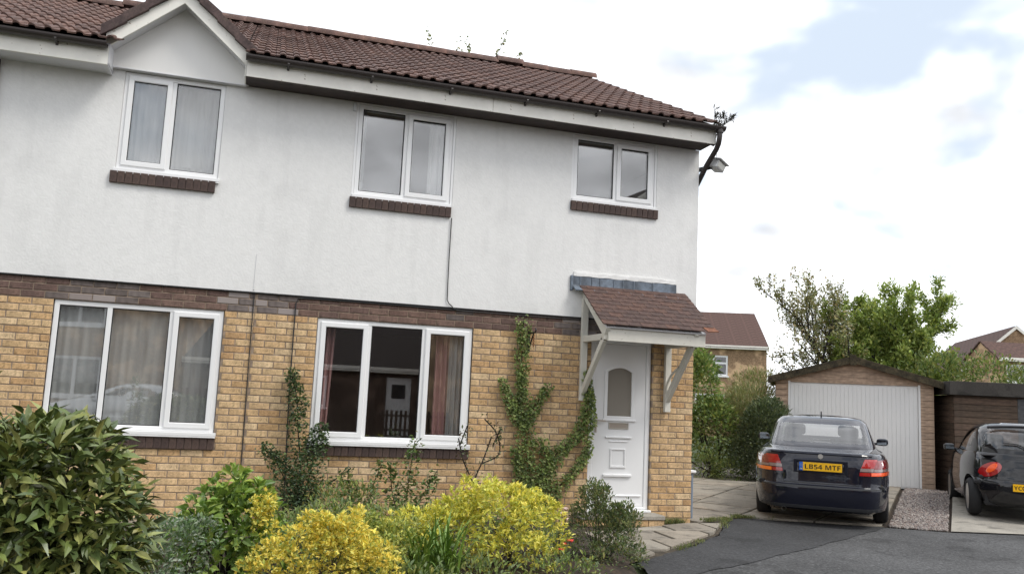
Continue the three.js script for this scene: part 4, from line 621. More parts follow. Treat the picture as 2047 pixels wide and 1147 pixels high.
  for (const s of [-1, 1]) { const m = mesh('wing_mirror', [rbox(-0.085, 0.085, -0.055, 0.06, -0.06, 0.05, 0.045, 3)], paint, g); m.position.set(s * (P.mirror[0] + 0.10), P.mirror[1], P.mirror[2]); m.rotation.y = -s * 0.15; mesh('mirror_glass', rbox(-0.07, 0.07, -0.04, 0.045, 0.046, 0.052, 0.003), M.mirror, m); mesh('mirror_arm', rbox(Math.min(-s * 0.16, 0), Math.max(-s * 0.16, 0), -0.05, -0.01, -0.04, 0.0, 0.012), paint, m); }
  return { body, patch, rect, skin };
}
function saloonSpec() { return { n: 5.2, nt: 4.2, belt: 1.0, wr: 0.315, axles: [-0.98, -3.66], track: 0.755, hood: [-3.2, -4.5], hoodDrop: 0.20, glass: [1.05, 1.315], pillar: 0.86, cp: 0.55, bpil: -2.15, shelf: 0.35,
  body: [[0.20, 0.80, -0.10, -4.50], [0.235, 0.845, -0.02, -4.58], [0.38, 0.872, 0.0, -4.63], [0.49, 0.878, 0.0, -4.63], [0.525, 0.876, -0.008, -4.62], [0.540, 0.868, -0.045, -4.60], [0.70, 0.872, -0.055, -4.58], [0.80, 0.866, -0.065, -4.55], [0.87, 0.852, -0.085, -4.52], [0.925, 0.83, -0.105, -4.48], [0.955, 0.80, -0.125, -4.40], [0.968, 0.77, -0.17, -4.3], [0.985, 0.745, -0.42, -3.9]],
  top: [[1.0, 0.735, -0.60, -3.55], [1.06, 0.72, -0.72, -3.38], [1.15, 0.69, -0.90, -3.12], [1.25, 0.655, -1.10, -2.85], [1.33, 0.62, -1.28, -2.62], [1.385, 0.56, -1.45, -2.42], [1.41, 0.46, -1.60, -2.30], [1.425, 0.28, -1.75, -2.15]],
  seats: [[-1.55, [-0.38, 0.38]], [-2.45, [-0.36, 0.36]]], mirror: [0.80, 1.02, -3.05] }; }
{ // dark saloon parked on the drive
  const g = thing('parked_car', 'dark blue saloon car parked on the drive facing the white garage door', 'car');
  place(g, 1.70, 0.005, 0.27, -0.645); g.scale.y = 0.98; g.rotation.order = 'YXZ'; g.rotation.x = 0.012;
  const k = car(g, saloonSpec(), M.navy), { patch, rect } = k;
  for (const s of [-1, 1]) {
    const X = (a, b, y0, y1, s0 = 0, s1 = 0) => s < 0 ? rect(-b, -a, y0, y1, -s0, -s1) : rect(a, b, y0, y1, s0, s1);
    const lamp = patch('tail_light', X(0.64, 0.845, 0.775, 0.885, 0, -0.012), 0.010, M.lampDark);
    patch('lens', X(0.485, 0.637, 0.785, 0.895, 0.0, 0.045), 0.010, M.lampRed, lamp); patch('lens', X(0.478, 0.637, 0.742, 0.783, -0.006, 0.0), 0.009, M.lampClear, lamp); patch('lens', X(0.64, 0.850, 0.742, 0.773), 0.009, M.lampClear, lamp);
    patch('lens', X(0.47, 0.60, 0.688, 0.732, -0.005, 0), 0.009, M.lampRed, lamp);
    patch('reflector', X(0.605, 0.845, 0.688, 0.732), 0.011, s < 0 ? M.reflectorAmber : M.reflector, lamp);
    patch('trunk_seam', X(0.455, 0.459, 0.56, 0.70), 0.002, M.rubber); patch('trunk_seam', X(0.50, 0.505, 0.90, 0.94, 0, 0.05), 0.002, M.rubber);
  }
  patch('trunk_seam', rect(-0.455, 0.455, 0.555, 0.561), 0.0025, M.rubber, g, 20, 1);
  patch('bumper_strip', rect(-0.80, 0.80, 0.505, 0.522), 0.006, M.bumper, g, 24, 1);
  patch('lower_valance', rect(-0.74, 0.74, 0.235, 0.27), 0.008, M.bumper, g, 24, 2);
  patch('spoiler_lip', rect(-0.62, 0.62, 0.928, 0.944), 0.016, M.navy, g, 20, 2);
  const pl = mesh('number_plate', rbox(-0.265, 0.265, 0.715, 0.83, -0.008, 0.006, 0.003), M.rubber, g); pl.position.z = -0.030; const f = new THREE.PlaneGeometry(0.52, 0.108); f.translate(0, 0.7725, 0.0075); mesh('plate_face', f, phy(lin(1, 1, 1), 0.35, { map: plateTex('LB54 MTF', true), clearcoat: 0.3 }), pl);
  mesh('plate_recess', ring(-0.33, 0.33, 0.69, 0.86, 0.045, 0.045, 0.02, 0.03, -0.055, -0.040, 0.004), M.navy, g);
  const bd = new THREE.CylinderGeometry(0.032, 0.032, 0.012, 20); bd.rotateX(Math.PI / 2); bd.translate(0, 0.905, -0.085); mesh('badge', metric(bd), M.steel, g);
  mesh('roof_fin', extrudeXY([[0, 0], [0.12, 0], [0.10, 0.055], [0.075, 0.06]], -0.01, 0.01, 0.003).rotateY(-Math.PI / 2).translate(0, 1.42, -1.72), M.black, g);
  const ex = new THREE.CylinderGeometry(0.03, 0.03, 0.15, 14, 1, true); ex.rotateX(Math.PI / 2); ex.translate(-0.45, 0.20, -0.10); mesh('exhaust', metric(ex), M.steel, g);
}
{ // small dark hatchback
  const g = thing('parked_car', 'small black hatchback with a glowing red tail light at the picture edge', 'car'); g.userData.label = 'small black rounded hatchback parked by the dark brown garage';
  place(g, 5.36, 0.05, 0.10, -0.66); g.scale.setScalar(0.965);
  const k = car(g, { n: 3.6, nt: 3.4, belt: 0.98, wr: 0.285, axles: [-0.62, -3.06], track: 0.70, hood: [-2.7, -3.5], hoodDrop: 0.2, glass: [1.03, 1.335], pillar: 0.80, cp: 0.35, bpil: -1.75, shelf: 0.3,
    body: [[0.20, 0.72, -0.10, -3.5], [0.25, 0.785, -0.01, -3.58], [0.40, 0.81, 0.03, -3.62], [0.52, 0.815, 0.035, -3.62], [0.56, 0.812, 0.015, -3.6], [0.60, 0.808, -0.02, -3.58], [0.75, 0.805, -0.05, -3.5], [0.88, 0.785, -0.10, -3.4], [0.955, 0.755, -0.15, -3.2]],
    top: [[0.98, 0.735, -0.17, -2.85], [1.08, 0.715, -0.22, -2.6], [1.18, 0.685, -0.29, -2.35], [1.28, 0.64, -0.38, -2.1], [1.36, 0.575, -0.48, -1.88], [1.41, 0.48, -0.60, -1.72], [1.435, 0.33, -0.75, -1.58]], seats: [[-0.95, [-0.34, 0.34]], [-1.75, [-0.33, 0.33]]], mirror: [0.75, 0.98, -2.35] }, M.blackPaint);
  for (const s of [-1, 1]) { const eye = (a, b) => (u, v) => { const t = u * 2 - 1, h = Math.sqrt(Math.max(0.02, 1 - t * t)); return [s * (0.515 + t * a), 0.73 - t * 0.05 + (v - 0.5) * 2 * b * h]; };
    const el = (u, v) => eye(0.140, 0.100)(s > 0 ? u : 1 - u, v).map((q, i) => q); const lamp = k.patch('tail_light', s > 0 ? eye(0.140, 0.100) : (u, v) => eye(0.140, 0.100)(1 - u, v), 0.012, M.lampRed, g, 16, 8);
    k.patch('lens', s > 0 ? ((u, v) => { const [x, y] = eye(0.07, 0.05)(u, v); return [x - 0.02 * s, y + 0.02]; }) : ((u, v) => { const [x, y] = eye(0.07, 0.05)(1 - u, v); return [x + 0.02, y + 0.02]; }), 0.018, M.reflector, lamp, 10, 6); }
  const pl = mesh('number_plate', rbox(-0.265, 0.265, 0.435, 0.55, -0.008, 0.006, 0.003), M.rubber, g); pl.position.z = 0.046; const f = new THREE.PlaneGeometry(0.52, 0.108); f.translate(0, 0.4925, 0.0075); mesh('plate_face', f, phy(lin(1, 1, 1), 0.35, { map: plateTex('YC0', false), clearcoat: 0.3 }), pl);
  mesh('wiper', [tube([[0.02, 1.03, -0.155], [-0.14, 1.12, -0.215], [-0.33, 1.13, -0.235]], 0.010, 14, 6)], M.black, g);
  k.patch('spoiler_lip', k.rect(-0.01, 0.01, 0.9, 0.91), -0.01, M.bumper, g, 2, 1);
  mesh('spoiler_lip', (() => { const q = []; for (let i = 0; i <= 12; i++) { const x = -0.5 + i / 12; q.push([x, 1.385 - 0.10 * x * x, -0.43 - 0.32 * x * x]); } return tube(q, 0.022, 24, 8); })(), M.blackPaint, g);
  k.patch('hatch_seam', k.rect(-0.60, 0.60, 0.585, 0.590), 0.002, M.rubber, g, 20, 1);
}
// ---------------------------------------------------------------- other houses
function plainHouse(name, label, x, y, z, ry, S) { // local: front at z = 0, x across, gable ends at +-w/2 (ridge along x) or gable front (S.gableFront)
  const g = thing(name, label, 'house'); place(g, x, y, z, ry);
  const w = S.w / 2, d = S.d, h = S.h, rs = S.rise, wallM = S.wall;
  const T0 = 0.25, front = wallBoxes(-w, w, 0, h, -T0, 0, S.open ?? []);
  const sideTri = S.gableFront ? [] : [-1, 1].map((s) => { const q = extrudeXY([[0, h], [d, h], [d / 2, h + rs]], 0, 0.2); q.rotateY(Math.PI / 2); q.translate(s > 0 ? w - 0.2 : -w, 0, 0); return q; });
  const frontTri = S.gableFront ? [extrudeXY([[-w, h], [w, h], [0, h + rs]], -0.2, 0)] : [];
  mesh('wall', [...front, box(-w, -w + 0.2, 0, h, -d, -T0), box(w - 0.2, w, 0, h, -d, -T0), box(-w + 0.2, w - 0.2, 0, h, -d, -d + 0.2), ...sideTri, ...frontTri], wallM, g);
  mesh('floor', box(-w + 0.2, w - 0.2, h * 0.5, h * 0.5 + 0.2, -d + 0.2, -T0), M.carpet, g);
  const oh = 0.3, run = S.gableFront ? w : d / 2, len = S.gableFront ? d : S.w, sl = Math.hypot(run, rs), a = Math.atan2(rs, run);
  const rows = Math.round(sl / 0.36), mk = (s) => { const out = []; for (let r = 0; r <= rows; r++) { const b = box(-len / 2 - 0.08, len / 2 + 0.08, 0, 0.06, -0.40, 0); b.rotateX(0.10); // a course, lying on the slope
      b.translate(0, 0, oh); b.translate(0, 0, -r * (sl / rows) + 0.0); if (r === rows) b.translate(0, 0, 0.1); b.rotateX(a); const zz = 0; out.push(b); } return out.map((b) => { b.translate(0, h - 0.02, 0); return b; }); };
  const roofG = []; for (const s of [1, -1]) for (const b of mk(s)) { if (s < 0) { b.rotateY(Math.PI); b.translate(0, 0, -2 * run); } if (S.gableFront) { b.translate(0, 0, run); b.rotateY(-Math.PI / 2); b.translate(0, 0, -len / 2); } roofG.push(b); }
  const roof = mesh('roof', roofG, S.roof, g); if (S.chimney) { mesh('chimney', [box(S.chimney[0] - 0.3, S.chimney[0] + 0.3, h + rs - 0.7, h + rs + S.chimney[1], -d / 2 - 0.3, -d / 2 + 0.3)], S.chimneyMat ?? wallM, roof); }
  if (S.gableFront) for (const s of [-1, 1]) mesh('bargeboard', extrudeXY((s > 0 ? [[0, 0], [1, 0], [1, 1], [0, 1]] : [[0, 1], [1, 1], [1, 0], [0, 0]]).map(([u, v]) => [s * u * (w + 0.25), h + rs - (u * (w + 0.25)) * rs / w - 0.12 + v * 0.2]), 0.12, 0.16), M.fascia, roof);
  else mesh('fascia', [rbox(-w - 0.08, w + 0.08, h - 0.20, h - 0.02, oh - 0.06, oh - 0.02), rbox(-w - 0.08, w + 0.08, h - 0.215, h - 0.2, 0, oh - 0.06)], M.fascia, roof);
  for (const o of S.open ?? []) { const [x0, x1, y0, y1] = o;
    if (o[4] === 'door') { const dr = mesh('door', rbox(x0, x1, y0, y1, -0.12, -0.06), o[5] ?? M.upvc, g); mesh('pane', rbox(x0 + 0.2, x1 - 0.2, y1 - 0.75, y1 - 0.25, -0.058, -0.054, 0.001), M.black, dr); continue; }
    const fr = mesh('window', ring(x0, x1, y0, y1, 0.09, 0.09, 0.09, 0.09, -0.10, -0.03), M.upvc, g); if (o[4] !== 'one') mesh('mullion', o[4] === 'bar' ? rbox(x0 + 0.08, x1 - 0.08, mix(y0, y1, 0.62) - 0.05, mix(y0, y1, 0.62) + 0.05, -0.1, -0.032) : rbox((x0 + x1) / 2 - 0.05, (x0 + x1) / 2 + 0.05, y0 + 0.08, y1 - 0.08, -0.1, -0.032), M.upvc, fr);
    const p = new THREE.PlaneGeometry(x1 - x0 - 0.16, y1 - y0 - 0.16); p.translate((x0 + x1) / 2, (y0 + y1) / 2, -0.07); mesh('pane', p, M.glass, fr); mesh('sill', rbox(x0 - 0.06, x1 + 0.06, y0 - 0.07, y0, -0.05, 0.06), M.upvc, fr); }
  return g;
}
const brickFar = std(lin(0.56, 0.385, 0.235), 0.95, { map: T.bloom }), roofFar = std(lin(0.17, 0.092, 0.075), 0.9, { map: T.tile }), brickRedFar = std(lin(0.17, 0.115, 0.09), 0.95, { map: T.bloom }), roofDark = std(lin(0.06, 0.042, 0.04), 0.9, { map: T.tile });
plainHouse('house', 'distant brick house with brown roof seen past the door canopy', 16.75, 0, -32.4, -0.38, { w: 9.6, d: 8, h: 4.95, rise: 2.15, wall: brickFar, roof: roofFar, chimney: [1.15, 0.55], open: [[1.93, 2.74, 3.28, 4.38, 'bar'], [-2.6, -1.4, 3.35, 4.6], [1.0, 2.6, 1.0, 2.3]] });
plainHouse('house', 'distant house with its brick gable end and white bargeboards', 37.56, 0, -29.86, -0.526, { w: 5.6, d: 13, h: 4.6, rise: 2.5, wall: brickFar, roof: roofFar, gableFront: true, open: [[-0.5, 0.5, 2.6, 3.6]] });
plainHouse('house', 'low roofed house at the picture edge with white framed window', 35.2, 0, -24.9, -0.2, { w: 7.2, d: 2.6, h: 4.85, rise: 0.85, wall: brickFar, roof: roofFar, open: [[-3.1, -1.7, 3.55, 4.5], [0, 1.4, 3.4, 4.5]] });
// across the road, seen only in the window glass
plainHouse('house', 'brick house across the road, its gable mirrored in the upper window', 5.2, 0, 12.0, Math.PI - 0.1, { w: 7.6, d: 9, h: 4.9, rise: 2.7, wall: brickFar, roof: roofDark, gableFront: true, open: [[-1.6, 0.2, 3.2, 4.4], [-2.4, -0.6, 0.9, 2.2]] });
plainHouse('bungalow', 'brown brick bungalow across the road mirrored in the ground floor glass', -2.2, 0, 21, Math.PI, { w: 12, d: 8, h: 2.4, rise: 2.6, wall: brickRedFar, roof: roofDark, open: [[-2.4, -1.5, 0, 2.05, 'door'], [0.6, 2.4, 0.9, 2.0], [-5, -3.4, 0.9, 2.0]] });
plainHouse('house', 'buff brick house across the road mirrored in the net curtained window', -13.2, 0, 21.5, Math.PI + 0.35, { w: 11, d: 8, h: 4.9, rise: 2.3, wall: brickFar, roof: roofDark, open: [[-3.4, -1.6, 3.2, 4.4], [1.6, 3.4, 3.2, 4.4], [-3.4, -1.6, 0.9, 2.2], [0.2, 1.1, 0, 2.05, 'door']] });
{ const g = thing('parked_car', 'silver saloon car across the road, mirrored in the net curtained window', 'car'); place(g, -6.2, 0.0, 15.6, Math.PI / 2 + 0.1); car(g, saloonSpec(), M.silver); }
{ // picket fence across the road, mirrored in the dark panes
  const g = thing('picket_fence', 'low timber fence across the road mirrored in the dark panes', 'fence', [-0.5, 0, 17.5]);
  for (let i = 0; i < 30; i++) mesh('picket', rbox(-2.2 + i * 0.15, -2.12 + i * 0.15, 0.05, 0.95, -0.01, 0.012, 0.004), M.timberDark[i % 3], g); for (const y of [0.3, 0.75]) mesh('rail', rbox(-2.3, 2.3, y, y + 0.07, 0.013, 0.05, 0.004), M.timberDark[1], g); }
// ---------------------------------------------------------------- planting
const V3 = (x, y, z) => new THREE.Vector3(x, y, z);
const sph = () => { const u = R() * 2 - 1, a = R() * 6.2832, s = Math.sqrt(1 - u * u); return V3(s * Math.cos(a), u, s * Math.sin(a)); };
const CAM = camera.position;
class Leaves {
  constructor() { this.L = []; }
  add(p, dir, len, wid, col, fold = 0.22, bend = 0.12) { this.L.push({ p: p.clone(), d: dir.clone().normalize(), len, wid, col, fold, bend, roll: rr(-0.9, 0.9) }); return this; }
  basis(l) { const f = l.d, up = V3(0, 1, 0); let s = new THREE.Vector3().crossVectors(f, up); if (s.lengthSq() < 1e-3) s.set(1, 0, 0); s.normalize(); let n = new THREE.Vector3().crossVectors(s, f).normalize(); const c = Math.cos(l.roll), q = Math.sin(l.roll); const s2 = s.clone().multiplyScalar(c).addScaledVector(n, q), n2 = n.clone().multiplyScalar(c).addScaledVector(s, -q); return [s2, n2, f]; }
  geometry(list) {
    const K = [[0, 0, 0], [-0.42, 0.28, 1], [0.42, 0.28, 1], [-0.46, 0.6, 1], [0.46, 0.6, 1], [0, 0.45, 0], [0, 1, 0]], tri = [0, 5, 1, 1, 5, 3, 3, 5, 6, 0, 2, 5, 2, 4, 5, 4, 6, 5];
    const pos = new Float32Array(list.length * 54), col = new Float32Array(list.length * 54); let o = 0;
    for (const l of list) { const [s, n, f] = this.basis(l); const P = K.map(([a, b, e]) => { const lift = e * l.fold * l.wid - l.bend * l.len * b * b; return [l.p.x + s.x * a * l.wid + f.x * b * l.len + n.x * lift, l.p.y + s.y * a * l.wid + f.y * b * l.len + n.y * lift, l.p.z + s.z * a * l.wid + f.z * b * l.len + n.z * lift]; });
      for (const t of tri) { pos.set(P[t], o); col.set(l.col, o); o += 3; } }
    const g = new THREE.BufferGeometry(); g.setAttribute('position', new THREE.BufferAttribute(pos, 3)); g.setAttribute('color', new THREE.BufferAttribute(col, 3)); g.computeVertexNormals(); return g;
  }
  build(name, mat, parent, solo = 0, soloName = 'leaf') {
    let list = this.L; if (solo) { const sc = list.map((l) => [l.p.distanceTo(CAM) - l.len * 3, l]); sc.sort((a, b) => a[0] - b[0]); list = sc.slice(solo).map((q) => q[1]); for (const [, l] of sc.slice(0, solo)) mesh(soloName, this.geometry([l]), mat, parent); }
    const m = mesh(name, this.geometry(list), mat, parent); m.userData.kind = 'stuff'; return m;
  }
}
const tone = (c, v = 0.25) => { const k = 1.18 * rr(1 - v, 1 + v), h = rr(-0.08, 0.08); return [c[0] * k * (1 + h), c[1] * k, c[2] * k * (1 - h)]; };
// a shrub of several lumps: lumps [x, y, z, rx, ry, rz]
function shrub(name, label, base, lumps, o) {
  if (o.shoots) { const [k, a, b] = o.shoots, base0 = lumps.slice(); for (let i = 0; i < k; i++) { const q = pick(base0), d = sph(); d.y = Math.abs(d.y) * 0.9 + 0.05; const s = rr(a, b), e = rr(0.80, 1.12); lumps = [...lumps, [q[0] + d.x * q[3] * e, q[1] + d.y * q[4] * e, q[2] + d.z * q[5] * e, s * rr(0.6, 1), s * rr(0.8, 1.5), s * rr(0.6, 1)]]; } }
  const g = thing(name, label, o.cat ?? 'shrub', base, o.group); const B = V3(...base), L = new Leaves(), C = lumps.map((l) => ({ c: V3(l[0], l[1], l[2]), r: V3(l[3], l[4], l[5]) })), tot = C.reduce((s, q) => s + q.r.x * q.r.y + q.r.z * q.r.y, 0);
  const sub = (p) => p.sub(B);
  for (const q of C) { const n = Math.round(o.n * (q.r.x * q.r.y + q.r.z * q.r.y) / tot);
    for (let i = 0; i < n; i++) { const d = sph(); if (d.y < -0.55 && R() < 0.7) d.y *= -1; const k = (o.inner ?? 0.5) + (1 - (o.inner ?? 0.5)) * Math.sqrt(R()) + rr(-0.06, 0.10) * (o.rag ?? 1); const p = q.c.clone().add(d.clone().multiply(q.r).multiplyScalar(k)); if (p.y < (o.floor ?? 0.04)) continue;
      const dir = d.clone().multiplyScalar(o.out ?? 0.8).add(V3(0, o.up ?? 0.35, 0)).addScaledVector(sph(), o.wild ?? 0.6); const s = rr(0.75, 1.25);
      const tuft = o.tuft ?? 1; for (let t = 0; t < tuft; t++) { const dd = tuft > 1 ? dir.clone().normalize().addScaledVector(sph(), 0.75) : dir; L.add(sub(p.clone().addScaledVector(sph(), tuft > 1 ? 0.012 : 0)), dd, o.len * s * rr(0.8, 1.2), o.wid * s, tone(pick(o.cols), o.vary ?? 0.22), (o.fold ?? 0.22) * rr(0.5, 1.6), (o.bend ?? 0.15) * rr(0.2, 1.9)); } } }
  // stems from the base
  const st = []; for (let i = 0; i < (o.stems ?? 10); i++) { const q = pick(C), e = q.c.clone().add(sph().multiply(q.r).multiplyScalar(o.reach ?? 0.8)); if (e.y < 0.1) e.y = 0.15; const a = B.clone().add(V3(rr(-0.08, 0.08), 0, rr(-0.08, 0.08))), m = a.clone().lerp(e, 0.5).add(V3(rr(-0.05, 0.05), rr(0.0, 0.1), rr(-0.05, 0.05))); const r0 = o.stemR ?? 0.008; st.push(limb([sub(a), sub(m), sub(e)], [r0, r0 * 0.7, r0 * 0.3], 5)); }
  if (st.length) mesh('stem', st, o.bark ?? M.bark, g).userData.kind = 'stuff';
  L.build('foliage', o.mat ?? M.leaf, g, o.solo ?? 0); return g;
}
const G = { dark: [0.030, 0.060, 0.018], mid: [0.070, 0.125, 0.028], light: [0.15, 0.24, 0.045], lime: [0.26, 0.34, 0.05], gold: [0.52, 0.44, 0.035], goldDeep: [0.50, 0.36, 0.025], olive: [0.10, 0.125, 0.035], silver: [0.33, 0.38, 0.31], blueg: [0.055, 0.10, 0.055] };
// big glossy evergreen close to the camera
shrub('laurel_bush', 'large glossy dark evergreen bush with long leaves in front of the neighbour\'s window', [-6.3, 0.02, 5.1], [[-6.42, 0.80, 5.1, 0.52, 0.42, 0.45], [-6.75, 0.72, 5.0, 0.5, 0.45, 0.45], [-6.12, 0.62, 5.15, 0.30, 0.34, 0.35], [-6.45, 0.45, 5.3, 0.50, 0.40, 0.35], [-6.28, 1.03, 5.0, 0.30, 0.20, 0.28], [-6.15, 0.35, 5.2, 0.30, 0.30, 0.30], [-6.75, 1.0, 4.95, 0.28, 0.20, 0.25]], { n: 6200, len: 0.092, wid: 0.036,  cols: [[0.080, 0.110, 0.030], [0.105, 0.135, 0.036], [0.135, 0.16, 0.042], [0.22, 0.225, 0.07], [0.062, 0.088, 0.028]], mat: M.leafGloss, solo: 300, inner: 0.55, out: 0.8, up: 0.15, wild: 0.7, bend: 0.35, fold: 0.18, stems: 14, stemR: 0.012, cat: 'bush' });
shrub('leafy_shoot', 'thin upright shoot with a few green and copper leaves against the brickwork', [-7.0, 0.02, 3.9], [[-6.98, 1.36, 3.9, 0.10, 0.17, 0.10], [-7.0, 1.15, 3.9, 0.12, 0.12, 0.10]], { n: 90, len: 0.055, wid: 0.03, cols: [[0.12, 0.18, 0.04], [0.20, 0.17, 0.04], [0.08, 0.14, 0.035]], inner: 0.1, stems: 6, stemR: 0.006, cat: 'plant' });
shrub('variegated_shrub', 'low silvery variegated shrub at the foot of the dark bush', [-5.78, 0.02, 3.75], [[-5.80, 0.34, 3.75, 0.22, 0.24, 0.2], [-5.95, 0.25, 3.9, 0.22, 0.22, 0.2], [-5.64, 0.42, 3.65, 0.14, 0.14, 0.14]], { n: 2300, len: 0.034, wid: 0.017, cols: [[0.26, 0.32, 0.22], [0.34, 0.38, 0.29], [0.10, 0.17, 0.07], [0.15, 0.23, 0.10], [0.12, 0.20, 0.05]], inner: 0.6, wild: 0.8 });
shrub('weigela_shrub', 'bright green broad leaved shrub beside the yellow spirea', [-5.42, 0.02, 3.42], [[-5.45, 0.38, 3.4, 0.27, 0.30, 0.26], [-5.30, 0.52, 3.42, 0.20, 0.20, 0.2], [-5.58, 0.58, 3.35, 0.14, 0.16, 0.14], [-5.40, 0.64, 3.38, 0.10, 0.10, 0.1], [-5.22, 0.30, 3.5, 0.2, 0.25, 0.2], [-5.55, 0.22, 3.55, 0.25, 0.2, 0.2], [-5.70, 0.42, 3.3, 0.14, 0.16, 0.14]], { n: 1500, len: 0.066, wid: 0.042, shoots: [14, 0.06, 0.12], cols: [[0.16, 0.26, 0.035], [0.23, 0.34, 0.05], [0.11, 0.19, 0.03], [0.30, 0.38, 0.06]], inner: 0.45, solo: 120, wild: 0.7, bend: 0.3, stems: 12 });
shrub('yellow_spirea', 'loose orange-yellow spirea at the front of the bed', [-4.92, 0.02, 3.98], [[-4.98, 0.30, 3.95, 0.26, 0.27, 0.25], [-4.72, 0.34, 4.02, 0.20, 0.22, 0.2], [-5.15, 0.22, 4.0, 0.22, 0.22, 0.2], [-4.60, 0.24, 4.15, 0.18, 0.2, 0.18], [-4.86, 0.50, 3.95, 0.12, 0.10, 0.1], [-4.66, 0.46, 3.95, 0.10, 0.12, 0.1], [-5.22, 0.55, 3.6, 0.07, 0.10, 0.07]], { n: 1900, len: 0.030, wid: 0.015, tuft: 4, shoots: [46, 0.05, 0.11], cols: [[0.74, 0.63, 0.11], [0.78, 0.68, 0.15], [0.68, 0.55, 0.08], [0.52, 0.49, 0.08], [0.36, 0.38, 0.06]], inner: 0.35, rag: 2.2, wild: 0.6, up: 0.6, stems: 16, stemR: 0.005 });
shrub('lime_shrub', 'low lime green leafy growth between the yellow spirea and the strap leaved clump', [-4.42, 0.02, 3.75], [[-4.45, 0.22, 3.75, 0.24, 0.20, 0.22], [-4.30, 0.30, 3.5, 0.2, 0.2, 0.2], [-4.55, 0.36, 3.4, 0.2, 0.18, 0.2]], { n: 1500, len: 0.036, wid: 0.017, tuft: 2, cols: [[0.34, 0.36, 0.06], [0.26, 0.31, 0.055], [0.42, 0.41, 0.07], [0.18, 0.24, 0.045]], inner: 0.3, rag: 2.4, up: 0.7, stems: 8, stemR: 0.004, shoots: [16, 0.05, 0.1] });
shrub('golden_privet', 'rounded bright golden yellow shrub in front of the ivy', [-3.35, 0.02, 2.95], [[-3.40, 0.42, 2.95, 0.38, 0.33, 0.35], [-3.10, 0.32, 3.05, 0.28, 0.28, 0.28], [-3.72, 0.32, 2.9, 0.30, 0.28, 0.28], [-3.38, 0.58, 2.95, 0.20, 0.15, 0.2], [-3.05, 0.50, 3.0, 0.17, 0.15, 0.16], [-3.95, 0.34, 2.85, 0.17, 0.2, 0.17], [-3.3, 0.18, 3.2, 0.34, 0.2, 0.2], [-3.68, 0.50, 2.9, 0.15, 0.13, 0.15], [-4.15, 0.28, 2.95, 0.20, 0.22, 0.2], [-4.38, 0.22, 3.1, 0.18, 0.2, 0.18]], { n: 2500, len: 0.042, wid: 0.016, tuft: 4, shoots: [60, 0.05, 0.10], cols: [[0.68, 0.63, 0.10], [0.76, 0.69, 0.15], [0.60, 0.56, 0.08], [0.48, 0.49, 0.075], [0.36, 0.40, 0.07]], inner: 0.55, rag: 1.6, wild: 0.55, up: 0.5, stems: 14 });
shrub('hebe_shrub', 'small leaved dark green shrub beside the doorstep', [-2.32, 0.02, 2.62], [[-2.38, 0.30, 2.62, 0.22, 0.30, 0.22], [-2.20, 0.25, 2.65, 0.20, 0.24, 0.2], [-2.42, 0.54, 2.6, 0.12, 0.13, 0.12], [-2.12, 0.36, 2.66, 0.10, 0.12, 0.1], [-2.26, 0.12, 2.8, 0.26, 0.14, 0.2]], { n: 6000, len: 0.032, wid: 0.013, shoots: [30, 0.05, 0.10], cols: [[0.10, 0.15, 0.045], [0.14, 0.19, 0.05], [0.07, 0.11, 0.04], [0.20, 0.22, 0.06], [0.17, 0.15, 0.065]], inner: 0.35, rag: 2, up: 0.6, stems: 14, stemR: 0.005 });
shrub('ground_cover', 'low mixed green plants filling the bed along the wall', [-4.2, 0.02, 1.6], [[-4.6, 0.18, 1.9, 0.5, 0.18, 0.5], [-3.9, 0.20, 1.6, 0.5, 0.20, 0.5], [-3.2, 0.18, 1.4, 0.45, 0.22, 0.4], [-4.9, 0.20, 2.6, 0.4, 0.2, 0.4], [-2.6, 0.16, 1.5, 0.4, 0.2, 0.4], [-4.2, 0.18, 2.9, 0.4, 0.2, 0.35], [-4.4, 0.3, 1.0, 0.4, 0.25, 0.3], [-4.6, 0.18, 3.3, 0.45, 0.2, 0.4], [-4.25, 0.12, 3.9, 0.4, 0.18, 0.35], [-3.75, 0.12, 3.5, 0.4, 0.16, 0.3], [-3.0, 0.12, 3.45, 0.4, 0.14, 0.25], [-5.0, 0.3, 3.0, 0.3, 0.22, 0.3], [-2.75, 0.12, 2.5, 0.25, 0.16, 0.3], [-4.6, 0.32, 2.3, 0.3, 0.18, 0.3]], { n: 9500, len: 0.045, wid: 0.018, cols: [[0.11, 0.17, 0.035], [0.16, 0.22, 0.05], [0.22, 0.28, 0.05], [0.15, 0.20, 0.08], [0.24, 0.24, 0.05]], inner: 0.3, rag: 2, wild: 0.9, up: 0.7, stems: 0, cat: 'plants' }).userData.kind = 'stuff';
